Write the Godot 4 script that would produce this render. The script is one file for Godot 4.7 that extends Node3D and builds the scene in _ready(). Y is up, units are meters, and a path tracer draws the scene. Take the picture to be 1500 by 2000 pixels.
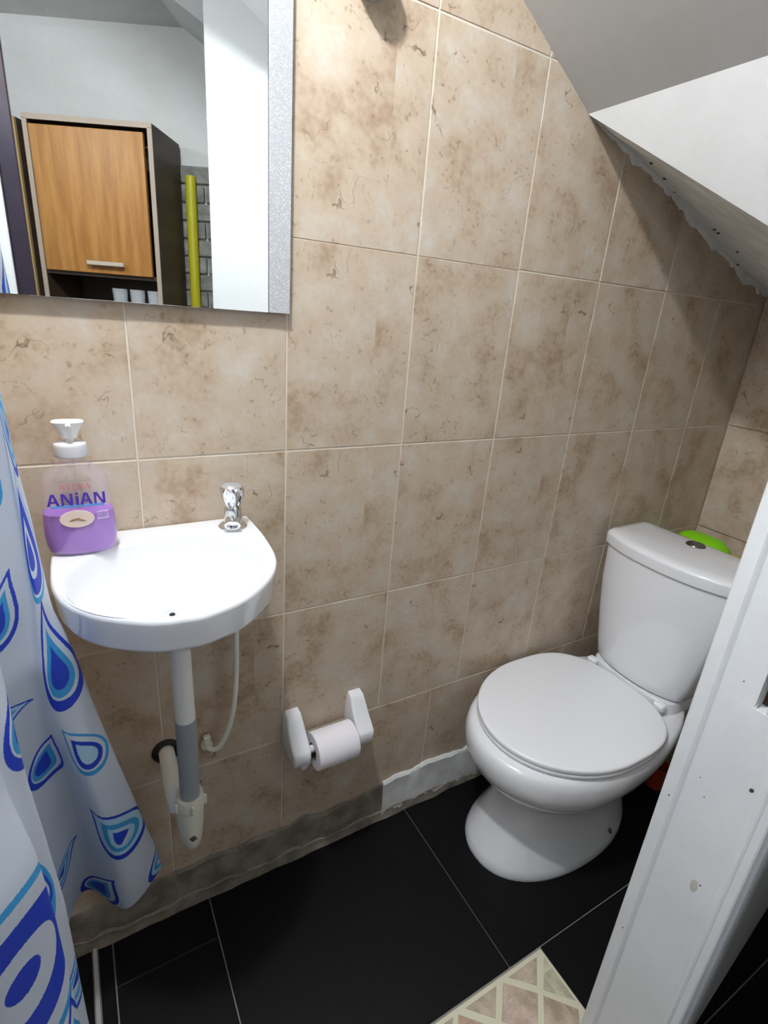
extends Node3D

var rng := RandomNumberGenerator.new()
var M := {}
var names := {}

# ------------------------------------------------------------------ mesh helpers
func nb() -> Dictionary:
	return {"v": PackedVector3Array(), "f": PackedInt32Array(), "uv": PackedVector2Array()}

func add_part(B: Dictionary, V: PackedVector3Array, F: PackedInt32Array, closed := true, UV := PackedVector2Array()) -> void:
	var off: int = B.v.size()
	var flip := false
	if closed:
		var c := Vector3.ZERO
		for p in V: c += p
		c /= float(V.size())
		var vol := 0.0
		for i in range(0, F.size(), 3):
			vol += (V[F[i]] - c).dot((V[F[i + 1]] - c).cross(V[F[i + 2]] - c))
		flip = vol > 0.0
	var bv: PackedVector3Array = B.v
	var bf: PackedInt32Array = B.f
	var bu: PackedVector2Array = B.uv
	bv.append_array(V)
	for i in range(0, F.size(), 3):
		if flip:
			bf.append(F[i] + off); bf.append(F[i + 2] + off); bf.append(F[i + 1] + off)
		else:
			bf.append(F[i] + off); bf.append(F[i + 1] + off); bf.append(F[i + 2] + off)
	if UV.size() == V.size():
		bu.append_array(UV)
	else:
		for p in V: bu.append(Vector2(p.x, -p.y))
	B.v = bv; B.f = bf; B.uv = bu

func mk(B: Dictionary, angle := 40.0) -> ArrayMesh:
	var V: PackedVector3Array = B.v
	var F: PackedInt32Array = B.f
	var U: PackedVector2Array = B.uv
	var nf := F.size() / 3
	var fn := PackedVector3Array(); fn.resize(nf)
	var at := []
	at.resize(V.size())
	for i in V.size(): at[i] = PackedInt32Array()
	for k in nf:
		var a := V[F[k * 3]]; var b := V[F[k * 3 + 1]]; var c := V[F[k * 3 + 2]]
		fn[k] = (c - a).cross(b - a)
		for j in 3: at[F[k * 3 + j]].append(k)
	var un := PackedVector3Array(); un.resize(nf)
	for k in nf: un[k] = fn[k].normalized()
	var cosa := cos(deg_to_rad(angle))
	var ov := PackedVector3Array(); var on := PackedVector3Array(); var ou := PackedVector2Array()
	for k in nf:
		if fn[k].length() < 1e-14: continue
		for j in 3:
			var vi := F[k * 3 + j]
			var n := Vector3.ZERO
			for q in at[vi]:
				if un[q].dot(un[k]) > cosa: n += fn[q]
			if n.length() < 1e-16: n = un[k]
			ov.append(V[vi]); on.append(n.normalized()); ou.append(U[vi])
	var arr := []
	arr.resize(Mesh.ARRAY_MAX)
	arr[Mesh.ARRAY_VERTEX] = ov; arr[Mesh.ARRAY_NORMAL] = on; arr[Mesh.ARRAY_TEX_UV] = ou
	var m := ArrayMesh.new()
	m.add_surface_from_arrays(Mesh.PRIMITIVE_TRIANGLES, arr)
	return m

func cbox(B: Dictionary, c: Vector3, s: Vector3, bev := 0.002, basis := Basis()) -> void:
	var h := s * 0.5
	var V := PackedVector3Array()
	var F := PackedInt32Array()
	# three vertices for each corner
	for i in 8:
		var sg := Vector3(1 if i & 1 else -1, 1 if i & 2 else -1, 1 if i & 4 else -1)
		for ax in 3:
			var p := h - Vector3(bev, bev, bev)
			p[ax] = h[ax]
			V.append(c + basis * (p * sg))
	var quads := []
	for ax in 3:
		var u := (ax + 1) % 3
		var w := (ax + 2) % 3
		for s1 in 2:
			var ids := []
			for q in [[0, 0], [1, 0], [1, 1], [0, 1]]:
				var code: int = (s1 << ax) | (q[0] << u) | (q[1] << w)
				ids.append(code * 3 + ax)
			if s1 == 0: ids.reverse()
			quads.append(ids)
		# edges along ax, joins faces u and w
		for a in 2:
			for b in 2:
				var c0: int = (a << u) | (b << w)
				var c1: int = c0 | (1 << ax)
				var ids2 := [c0 * 3 + u, c1 * 3 + u, c1 * 3 + w, c0 * 3 + w]
				if (a ^ b) == 1: ids2.reverse()
				quads.append(ids2)
	for q in quads:
		F.append_array(PackedInt32Array([q[0], q[1], q[2], q[0], q[2], q[3]]))
	for i in 8:
		var par: int = (i & 1) ^ ((i >> 1) & 1) ^ ((i >> 2) & 1)
		if par == 1: F.append_array(PackedInt32Array([i * 3, i * 3 + 1, i * 3 + 2]))
		else: F.append_array(PackedInt32Array([i * 3, i * 3 + 2, i * 3 + 1]))
	add_part(B, V, F)

func loft(B: Dictionary, rings: Array, cap0 := true, cap1 := true, closed := true) -> void:
	var V := PackedVector3Array()
	var F := PackedInt32Array()
	var n: int = rings[0].size()
	for r in rings: for p in r: V.append(p)
	for i in rings.size() - 1:
		for j in n:
			var a := i * n + j; var b := i * n + (j + 1) % n
			var c := a + n; var d := b + n
			F.append_array(PackedInt32Array([a, b, d, a, d, c]))
	for e in 2:
		if (e == 0 and cap0) or (e == 1 and cap1):
			var base := 0 if e == 0 else (rings.size() - 1) * n
			var ctr := Vector3.ZERO
			for j in n: ctr += V[base + j]
			V.append(ctr / float(n))
			var ci := V.size() - 1
			for j in n:
				var a := base + j; var b := base + (j + 1) % n
				if e == 0: F.append_array(PackedInt32Array([ci, b, a]))
				else: F.append_array(PackedInt32Array([ci, a, b]))
	add_part(B, V, F, closed)

func lathe(B: Dictionary, prof: Array, seg: int, xf := Transform3D(), sx := 1.0, sz := 1.0) -> void:
	var rings := []
	for p in prof:
		var r := PackedVector3Array()
		for j in seg:
			var t := TAU * j / seg
			r.append(xf * Vector3(cos(t) * p[0] * sx, p[1], sin(t) * p[0] * sz))
		rings.append(r)
	loft(B, rings)

func tube(B: Dictionary, path: Array, rad, seg := 14) -> void:
	var rings := []
	var up := Vector3(0.13, 0.31, 0.94).normalized()
	for i in path.size():
		var a: Vector3 = path[max(i - 1, 0)]
		var b: Vector3 = path[min(i + 1, path.size() - 1)]
		var t := (b - a).normalized()
		var n := up - t * up.dot(t)
		if n.length() < 0.05: n = Vector3(1, 0, 0) - t * t.x
		n = n.normalized(); up = n
		var bn := t.cross(n)
		var r: float = rad[i] if rad is Array else rad
		var ring := PackedVector3Array()
		for j in seg:
			var q := TAU * j / seg
			ring.append(path[i] + (n * cos(q) + bn * sin(q)) * r)
		rings.append(ring)
	loft(B, rings)

func smooth_path(pts: Array, sub := 6) -> Array:
	var out := []
	for i in pts.size() - 1:
		var p0: Vector3 = pts[max(i - 1, 0)]; var p1: Vector3 = pts[i]
		var p2: Vector3 = pts[i + 1]; var p3: Vector3 = pts[min(i + 2, pts.size() - 1)]
		for s in sub:
			out.append(p1.cubic_interpolate(p2, p0, p3, float(s) / sub))
	out.append(pts[-1])
	return out

func prism(B: Dictionary, poly: PackedVector2Array, xf: Transform3D, depth: float, chamfer := 0.0) -> void:
	# polygon in xf's x-y plane, extruded along +z
	var tri := Geometry2D.triangulate_polygon(poly)
	if tri.is_empty(): return
	var n := poly.size()
	var V := PackedVector3Array(); var F := PackedInt32Array()
	var inner := poly
	if chamfer > 0.0:
		var off := Geometry2D.offset_polygon(poly, -chamfer, Geometry2D.JOIN_MITER)
		if off.size() == 1 and off[0].size() == n:
			# align the start
			var best := 0; var bd := 1e9
			for k in n:
				var d: float = off[0][k].distance_to(poly[0])
				if d < bd: bd = d; best = k
			var al := PackedVector2Array()
			for k in n: al.append(off[0][(best + k) % n])
			inner = al
	for p in poly: V.append(xf * Vector3(p.x, p.y, 0))
	for p in poly: V.append(xf * Vector3(p.x, p.y, depth - (chamfer if inner != poly else 0.0)))
	var top := n
	if inner != poly:
		for p in inner: V.append(xf * Vector3(p.x, p.y, depth))
		top = 2 * n
	# sides
	for lv in range(0, top / n):
		for j in n:
			var a := lv * n + j; var b := lv * n + (j + 1) % n
			F.append_array(PackedInt32Array([a, b, b + n, a, b + n, a + n]))
	for i in range(0, tri.size(), 3):
		F.append_array(PackedInt32Array([tri[i], tri[i + 2], tri[i + 1]]))
		F.append_array(PackedInt32Array([tri[i] + top, tri[i + 1] + top, tri[i + 2] + top]))
	# orientation: make consistent sides for the polygon's winding
	if Geometry2D.is_polygon_clockwise(poly):
		for i in range(0, (top / n) * n * 6, 3):
			var s := F[i + 1]; F[i + 1] = F[i + 2]; F[i + 2] = s
	# triangulation may wind either way
	var ar := 0.0
	for i in range(0, tri.size(), 3):
		ar += (poly[tri[i + 1]] - poly[tri[i]]).cross(poly[tri[i + 2]] - poly[tri[i]])
	if ar < 0.0:
		for i in range((top / n) * n * 6, F.size(), 3):
			var s := F[i + 1]; F[i + 1] = F[i + 2]; F[i + 2] = s
	add_part(B, V, F)

# ------------------------------------------------------------------ scene helpers
func numbered(called: String) -> String:
	if not names.has(called):
		names[called] = 0
		return called
	names[called] += 1
	return "%s_%03d" % [called, names[called]]

func thing(called: String, label: String, category: String, at := Vector3.ZERO, turn := 0.0, group := "") -> Node3D:
	var o := Node3D.new()
	o.name = numbered(called)
	add_child(o)
	o.position = at
	o.rotation.y = turn
	o.set_meta("label", label); o.set_meta("category", category)
	if group != "": o.set_meta("group", group)
	return o

func setting(called: String, label := "") -> Node3D:
	var o := Node3D.new()
	o.name = numbered(called)
	add_child(o)
	o.set_meta("kind", "structure")
	if label != "": o.set_meta("label", label); 
	o.set_meta("category", called.split("_")[0])
	return o

func part(called: String, B, mat: Material, parent: Node3D, label := "", angle := 40.0) -> MeshInstance3D:
	var mi := MeshInstance3D.new()
	mi.name = called
	mi.mesh = B if B is Mesh else mk(B, angle)
	mi.material_override = mat
	parent.add_child(mi, true)
	if label != "": mi.set_meta("label", label)
	return mi

func std(col: Color, rough := 0.6, metal := 0.0) -> StandardMaterial3D:
	var m := StandardMaterial3D.new()
	m.albedo_color = col
	m.roughness = rough
	m.metallic = metal
	return m

func c8(r: int, g: int, b: int) -> Color:
	return Color8(r, g, b)

func noise(freq: float, sd: int, oct := 4, type := FastNoiseLite.TYPE_SIMPLEX_SMOOTH) -> FastNoiseLite:
	var n := FastNoiseLite.new()
	n.seed = sd; n.frequency = freq; n.noise_type = type
	n.fractal_octaves = oct
	return n

func tex(img: Image) -> ImageTexture:
	img.generate_mipmaps()
	return ImageTexture.create_from_image(img)

# ------------------------------------------------------------------ textures
func tile_texture() -> ImageTexture:
	var S := 1024
	var img := Image.create(S, S, false, Image.FORMAT_RGB8)
	var n1 := noise(0.0045, 3, 5)
	var n2 := noise(0.012, 7, 4)
	var n3 := noise(0.06, 11, 3)
	var n4 := noise(0.0075, 19, 3)
	var n5 := noise(0.035, 23, 2)
	var warp := noise(0.02, 29, 3)
	var base := Color(0.755, 0.690, 0.608)
	var dark := Color(0.618, 0.518, 0.420)
	var pale := Color(0.800, 0.775, 0.735)
	var vein := Color(0.435, 0.360, 0.290)
	for y in S:
		for x in S:
			var a := n1.get_noise_2d(x, y)
			var b := n2.get_noise_2d(x, y)
			var c := n3.get_noise_2d(x, y)
			var col := base.lerp(dark, clampf(a * 0.75 + b * 0.50 + c * 0.28 - 0.02, 0.0, 0.75))
			col = col.lerp(pale, clampf(-a * 0.6 - b * 0.8 + c * 0.30 - 0.04, 0.0, 0.75))
			# fine cracks where a ridge of the noise runs, and small pits
			var wx := x + warp.get_noise_2d(x, y) * 22.0
			var wy := y + warp.get_noise_2d(x + 500, y) * 22.0
			var r := absf(n4.get_noise_2d(wx, wy))
			var gate := clampf(n2.get_noise_2d(x + 300, y + 90) * 4.0 - 0.15, 0.0, 1.0)
			if r < 0.015: col = col.lerp(vein, gate * 0.85 * (1.0 - r / 0.015))
			var s := n5.get_noise_2d(x * 1.6, y * 1.6)
			var sg := clampf((s - 0.43) * 6.0, 0.0, 1.0) * clampf(b * 2.0 + 0.35, 0.0, 1.0)
			col = col.lerp(vein, sg * 0.30)
			img.set_pixel(x, y, col)
	return tex(img)

func speck_texture(sd: int, base: Color, dots: Array, count: int, S := 512) -> ImageTexture:
	var img := Image.create(S, S, false, Image.FORMAT_RGB8)
	img.fill(base)
	var r := RandomNumberGenerator.new()
	r.seed = sd
	for i in count:
		var c: Color = dots[r.randi() % dots.size()]
		var w := 1 if r.randf() < 0.6 else 2
		img.fill_rect(Rect2i(r.randi() % S, r.randi() % S, w, w if r.randf() < 0.7 else 1), c)
	return tex(img)

func cloud_texture(sd: int, c0: Color, c1: Color, freq: float, gain := 0.5, sx := 1.0, sy := 1.0, S := 512) -> ImageTexture:
	var img := Image.create(S, S, false, Image.FORMAT_RGB8)
	var n := noise(freq, sd, 5)
	var n2 := noise(freq * 9.0, sd + 1, 2)
	for y in S:
		for x in S:
			var t := clampf(0.5 + n.get_noise_2d(x * sx, y * sy) * gain * 1.6 + n2.get_noise_2d(x * sx, y * sy) * gain * 0.4, 0.0, 1.0)
			img.set_pixel(x, y, c0.lerp(c1, t))
	return tex(img)

# curtain print: nested drops. Units are metres over CW x CH of cloth.
const CW := 0.75
const CH := 2.0
func drop_radii(bend: float) -> PackedFloat32Array:
	# distance from the drop's heart to its outline, by angle
	var out := PackedFloat32Array(); out.resize(256)
	for k in 256:
		var phi := TAU * k / 256.0
		var d := Vector2(cos(phi), sin(phi))
		var t := 0.02
		while t < 2.2:
			var p := Vector2(0.25, 0.0) + d * t
			var yy := p.y - bend * (1.0 - p.x) * (1.0 - p.x) * 0.25
			if p.x < -1.0 or p.x > 1.0: break
			var h := 0.62 * pow((1.0 + p.x) * 0.5, 0.85) * sqrt(maxf(0.0, 1.0 - p.x * p.x)) * 1.25
			if absf(yy) > h: break
			t += 0.004
		out[k] = t
	return out

func curtain_texture(drops: Array) -> ImageTexture:
	var W := 1024; var Hh := 2048
	var img := Image.create(W, Hh, false, Image.FORMAT_RGB8)
	var cloth := c8(208, 217, 232)
	var navy := c8(24, 62, 196)
	var cyan := c8(58, 158, 222)
	var pale := c8(176, 214, 240)
	img.fill(cloth)
	var tabs := {}
	for d in drops:
		# [u, v, size, angle, bend, style]
		var key: float = d[4]
		if not tabs.has(key): tabs[key] = drop_radii(key)
		var R: PackedFloat32Array = tabs[key]
		var sz: float = d[2]
		var cu: float = d[0]; var cv: float = d[1]
		var x0 := int((cu - sz * 1.4) / CW * W); var x1 := int((cu + sz * 1.4) / CW * W)
		var y0 := int((cv - sz * 1.4) / CH * Hh); var y1 := int((cv + sz * 1.4) / CH * Hh)
		var ca := cos(-d[3]); var sa := sin(-d[3])
		for y in range(max(y0, 0), min(y1, Hh)):
			for x in range(max(x0, 0), min(x1, W)):
				var dx: float = (x + 0.5) * CW / W - cu
				var dy: float = (y + 0.5) * CH / Hh - cv
				var p := Vector2(dx * ca - dy * sa, dx * sa + dy * ca) / sz
				var q := p - Vector2(0.25, 0.0)
				var ph := fposmod(q.angle(), TAU) / TAU * 256.0
				var k0 := int(ph) % 256
				var rr := lerpf(R[k0], R[(k0 + 1) % 256], ph - floorf(ph))
				if d[5] == 4: rr = 0.9 + 0.12 * q.normalized().x
				var s := q.length() / rr
				if s > 1.0: continue
				var col := cloth
				# the rings thicken towards the round side
				var w := 0.11 + 0.10 * clampf(q.x, 0.0, 1.0) + 0.14 * clampf(-q.y * 1.6, 0.0, 1.0)
				if d[5] == 0:
					if s > 1.0 - w: col = navy
					elif s > 0.68 - w * 0.4: col = pale
					elif s > 0.44: col = cyan
					elif s > 0.28: col = pale
					else: col = navy if q.x < 0.1 else cloth
				elif d[5] == 1:
					if s > 1.0 - w: col = cyan
					elif s > 0.66: col = cloth
					elif s > 0.66 - w * 1.6: col = navy
					else: col = pale
				elif d[5] == 2:
					if s > 1.0 - w * 1.4: col = navy
					elif s > 0.62: col = cloth
					elif s > 0.40: col = cyan
					else: col = navy
				elif d[5] == 4:
					if s > 0.90: col = cyan
					elif s > 0.70: col = cloth
					elif s > 0.40: col = navy
					elif s > 0.16: col = cloth
					else: col = navy
				else:
					if s > 1.0 - w * 0.6: col = cyan
					elif s > 0.80: col = cloth
					elif s > 0.46: col = navy
					elif s > 0.30: col = cloth
					else: col = navy
				img.set_pixel(x, y, col)
	return tex(img)

# ------------------------------------------------------------------ main
func _ready() -> void:
	rng.seed = 20
	# camera
	var cam := Camera3D.new()
	cam.fov = 88.06
	cam.keep_aspect = Camera3D.KEEP_HEIGHT
	cam.near = 0.02
	cam.transform = Transform3D(Basis(Vector3(0.866175, 0.075387, 0.494023), Vector3(0.112313, 0.933901, -0.339432), Vector3(-0.486957, 0.349492, 0.800455)).orthonormalized(), Vector3(-0.081475, 1.317875, 0.9094))
	add_child(cam)
	cam.current = true
	# environment: closed rooms, no daylight
	var we := WorldEnvironment.new()
	var env := Environment.new()
	env.background_mode = Environment.BG_COLOR
	env.background_color = Color(0, 0, 0)
	env.tonemap_mode = Environment.TONE_MAPPER_LINEAR
	env.tonemap_exposure = 1.0
	env.sdfgi_enabled = true; env.ssao_enabled = true; env.ssil_enabled = true
	we.environment = env
	add_child(we)

	materials()
	build_shell()
	build_back_wall()
	build_floor()
	build_ceiling()
	build_door_frame()
	build_lamps()
	build_mirror()
	build_sink()
	build_toilet()
	build_paper_holder()
	build_soap()
	build_curtain()
	build_hall()
	build_small()

func materials() -> void:
	M.tile = std(Color.WHITE, 0.5); M.tile.albedo_texture = tile_texture()
	M.tile.metallic_specular = 0.4
	M.grout = std(c8(214, 204, 188), 0.85)
	M.ceramic = std(c8(233, 234, 237), 0.09); M.ceramic.clearcoat_enabled = true; M.ceramic.clearcoat = 0.6; M.ceramic.clearcoat_roughness = 0.05
	M.seat = std(c8(238, 239, 242), 0.28)
	M.paint = std(Color.WHITE, 0.75)
	M.paint.albedo_texture = cloud_texture(41, c8(208, 209, 208), c8(220, 221, 221), 0.006, 0.5)
	M.paint.uv1_triplanar = true; M.paint.uv1_world_triplanar = true; M.paint.uv1_scale = Vector3(1.3, 1.3, 1.3)
	M.gloss_paint = std(Color.WHITE, 0.42)
	M.gloss_paint.albedo_texture = cloud_texture(43, c8(222, 224, 226), c8(230, 232, 234), 0.006, 0.5)
	M.gloss_paint.uv1_triplanar = true; M.gloss_paint.uv1_world_triplanar = true; M.gloss_paint.uv1_scale = Vector3(2, 2, 2)
	M.cement = std(Color.WHITE, 0.9)
	M.cement.albedo_texture = cloud_texture(47, c8(112, 104, 92), c8(150, 142, 130), 0.012, 0.7)
	M.cement.uv1_triplanar = true; M.cement.uv1_world_triplanar = true; M.cement.uv1_scale = Vector3(2, 2, 2)
	M.plaster = std(Color.WHITE, 0.85)
	M.plaster.albedo_texture = cloud_texture(53, c8(204, 205, 202), c8(228, 229, 227), 0.014, 0.7)
	M.plaster.uv1_triplanar = true; M.plaster.uv1_world_triplanar = true; M.plaster.uv1_scale = Vector3(2, 2, 2)
	M.black_tile = std(Color.WHITE, 0.5); M.black_tile.metallic_specular = 0.3
	M.black_tile.albedo_texture = cloud_texture(59, c8(7, 7, 8), c8(15, 15, 17), 0.05, 0.6)
	M.black_tile.uv1_triplanar = true; M.black_tile.uv1_world_triplanar = true; M.black_tile.uv1_scale = Vector3(3, 3, 3)
	M.floor_grout = std(c8(146, 142, 132), 0.9)
	M.cream_grout = std(c8(216, 212, 186), 0.85)
	M.chrome = std(c8(226, 228, 230), 0.08, 1.0)
	M.mirror = std(c8(238, 242, 240), 0.01, 1.0)
	M.glitter = std(Color.WHITE, 0.38, 0.35)
	M.glitter.albedo_texture = speck_texture(61, c8(186, 188, 192), [c8(246, 247, 250), c8(214, 216, 220), c8(160, 162, 168), c8(255, 255, 255)], 26000)
	M.glitter.uv1_triplanar = true; M.glitter.uv1_world_triplanar = true; M.glitter.uv1_scale = Vector3(4, 4, 4)
	M.pvc = std(c8(232, 232, 226), 0.4)
	M.pvc_grey = std(c8(150, 154, 158), 0.45)
	M.ivory = std(c8(226, 222, 206), 0.35)
	M.rubber = std(c8(20, 19, 18), 0.6)
	M.paper = std(c8(236, 232, 236), 0.95)
	M.dark = std(c8(12, 12, 14), 0.8)

# ---- room shell
func build_shell() -> void:
	var wr := setting("wall_right", "beige tiled wall behind the toilet tank")
	var b := nb()
	cbox(b, Vector3(1.80, 1.15, 0.5), Vector3(0.13, 2.5, 1.4), 0.001)
	part("backing", b, M.grout, wr)
	var ys := [0.0, 0.3917, 0.7230, 1.0683, 1.4230, 1.7794]
	for r in 5:
		for k in 2:
			var z0 := 0.001 + 0.255 * k
			var t := nb()
			cbox(t, Vector3(1.7325, (ys[r] + ys[r + 1]) * 0.5, z0 + 0.1265), Vector3(0.008, ys[r + 1] - ys[r] - 0.003, 0.252), 0.0012)
			side_uv(t)
			part("tile", t, M.tile, wr)
	# tiled boxing of the pipes, between tank and wall
	var lt := nb()
	cbox(lt, Vector3(1.600, 0.33, 0.145), Vector3(0.25, 0.656, 0.28), 0.003)
	side_uv(lt)
	part("tiled_ledge", lt, M.tile, wr)
	var wl := setting("wall_left", "beige tiled wall of the shower")
	b = nb(); cbox(b, Vector3(-1.06, 1.15, 1.3), Vector3(0.1, 2.5, 3.4), 0.001)
	part("panel", b, M.paint, wl)
	for r in 7:
		for k in 2:
			var t := nb()
			cbox(t, Vector3(-1.006, 0.1775 + 0.355 * r, 0.14 + 0.28 * k), Vector3(0.009, 0.352, 0.277), 0.0012)
			side_uv(t)
			part("tile", t, M.tile, wl)
	# front wall right of the door, slightly out of square
	var wf := setting("wall_front", "white wall beside the bathroom door opening")
	b = nb()
	prism(b, PackedVector2Array([Vector2(0.76, -0.728), Vector2(1.76, -0.596), Vector2(1.76, -0.47), Vector2(0.76, -0.601)]), Transform3D(Basis(Vector3(1, 0, 0), Vector3(0, 0, -1), Vector3(0, 1, 0)), Vector3.ZERO), 2.36)
	part("panel", b, M.paint, wf)
	b = nb(); cbox(b, Vector3(-0.62, 1.168, 0.615), Vector3(0.76, 2.336, 0.09), 0.002)
	part("panel", b, M.paint, wf)
	for r in 6:
		for k in 3:
			var t := nb()
			cbox(t, Vector3(-0.873 + 0.253 * k, 0.1775 + 0.355 * r, 0.565), Vector3(0.25, 0.352, 0.009), 0.0012)
			part("tile", t, M.tile, wf)

func side_uv(t: Dictionary) -> void:
	var o := Vector2(rng.randf(), rng.randf())
	var u := PackedVector2Array()
	for p in t.v: u.append(Vector2(p.z, -p.y) * 1.0 + o)
	t.uv = u

func build_back_wall() -> void:
	var w := setting("wall_back", "beige stone-look tiled wall with pale joints")
	var b := nb(); cbox(b, Vector3(0.37, 1.15, -0.062), Vector3(2.84, 2.5, 0.1215), 0.0005)
	part("backing", b, M.grout, w)
	var ys := [0.3917, 0.7230, 1.0683, 1.4230, 1.7794, 2.13, 2.38]
	var g := 0.0030
	for r in ys.size() - 1:
		for c in range(-4, 7):
			var x0 := 0.25 * c
			var x1 := 0.25 * (c + 1)
			if c == 6: x1 = 1.728
			if x0 > 1.2 and ys[r] > 1.7: continue
			var y0: float = ys[r] + g * 0.5
			var y1: float = ys[r + 1] - g * 0.5
			# the course above the mirror line sits tight on the one below, left of the cut
			if r == 3 and c < 3: y0 = ys[r] - 0.0006
			if r == 2 and c < 3: y1 = ys[r] + (ys[r + 1] - ys[r]) - 0.0014
			wall_tile(w, x0 + g * 0.5, x1 - g * 0.5, y0, y1)
	# cut course above the skirting
	var xs := [-1.0, -0.75, -0.5, -0.25, 0.0, 0.25, 0.6627, 0.9127, 1.1627, 1.4127, 1.728]
	for i in xs.size() - 1:
		wall_tile(w, xs[i] + g * 0.5, xs[i + 1] - g * 0.5, 0.100, 0.3917 - g * 0.5)
	# skirting of rough mortar, one stretch of it painted white
	var base := setting("baseboard_back", "rough mortar skirting along the tiled wall")
	part("mortar_band", rough_band(-0.95, 0.545, 0.0, 0.116, 0.010, 71), M.cement, base, "grey-brown rough mortar")
	part("painted_band", rough_band(0.535, 1.72, 0.0, 0.132, 0.012, 73), M.plaster, base, "white painted mortar")
	# low mortar fillet at the foot of the band
	part("mortar_fillet", rough_band(-0.95, 0.90, 0.0, 0.035, 0.016, 77), M.cement, base)

func wall_tile(w: Node3D, x0: float, x1: float, y0: float, y1: float) -> void:
	var t := nb()
	var lip := rng.randf_range(-0.0004, 0.0004)
	cbox(t, Vector3((x0 + x1) * 0.5, (y0 + y1) * 0.5, -0.004 + lip), Vector3(x1 - x0, y1 - y0, 0.008), 0.0009)
	# one print, four cuttings of it
	var o := Vector2(0.27 * float(rng.randi() % 4) + rng.randf() * 0.02, 0.37 * float(rng.randi() % 3) + rng.randf() * 0.02)
	var u := PackedVector2Array()
	for p in t.v: u.append(Vector2(p.x - x0, y1 - p.y) + o)
	t.uv = u
	part("tile", t, M.tile, w)

func rough_band(x0: float, x1: float, y0: float, y1: float, th: float, sd: int) -> Dictionary:
	var n := noise(9.0, sd, 3)
	var b := nb()
	var rings := []
	var steps := int((x1 - x0) / 0.012)
	for i in steps + 1:
		var x := lerpf(x0, x1, float(i) / steps)
		var top := y1 + n.get_noise_1d(x) * 0.016
		var d := th + n.get_noise_1d(x + 20.0) * 0.004
		var d2 := th * 0.75 + n.get_noise_1d(x * 2.0 + 40.0) * 0.004
		var r := PackedVector3Array([Vector3(x, y0, -0.002), Vector3(x, y0, d), Vector3(x, lerpf(y0, top, 0.35), d2 + 0.002), Vector3(x, lerpf(y0, top, 0.7), d2), Vector3(x, top - 0.006, d * 0.8), Vector3(x, top, d * 0.35), Vector3(x, top, -0.002)])
		rings.append(r)
	loft(b, rings)
	return b

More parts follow.
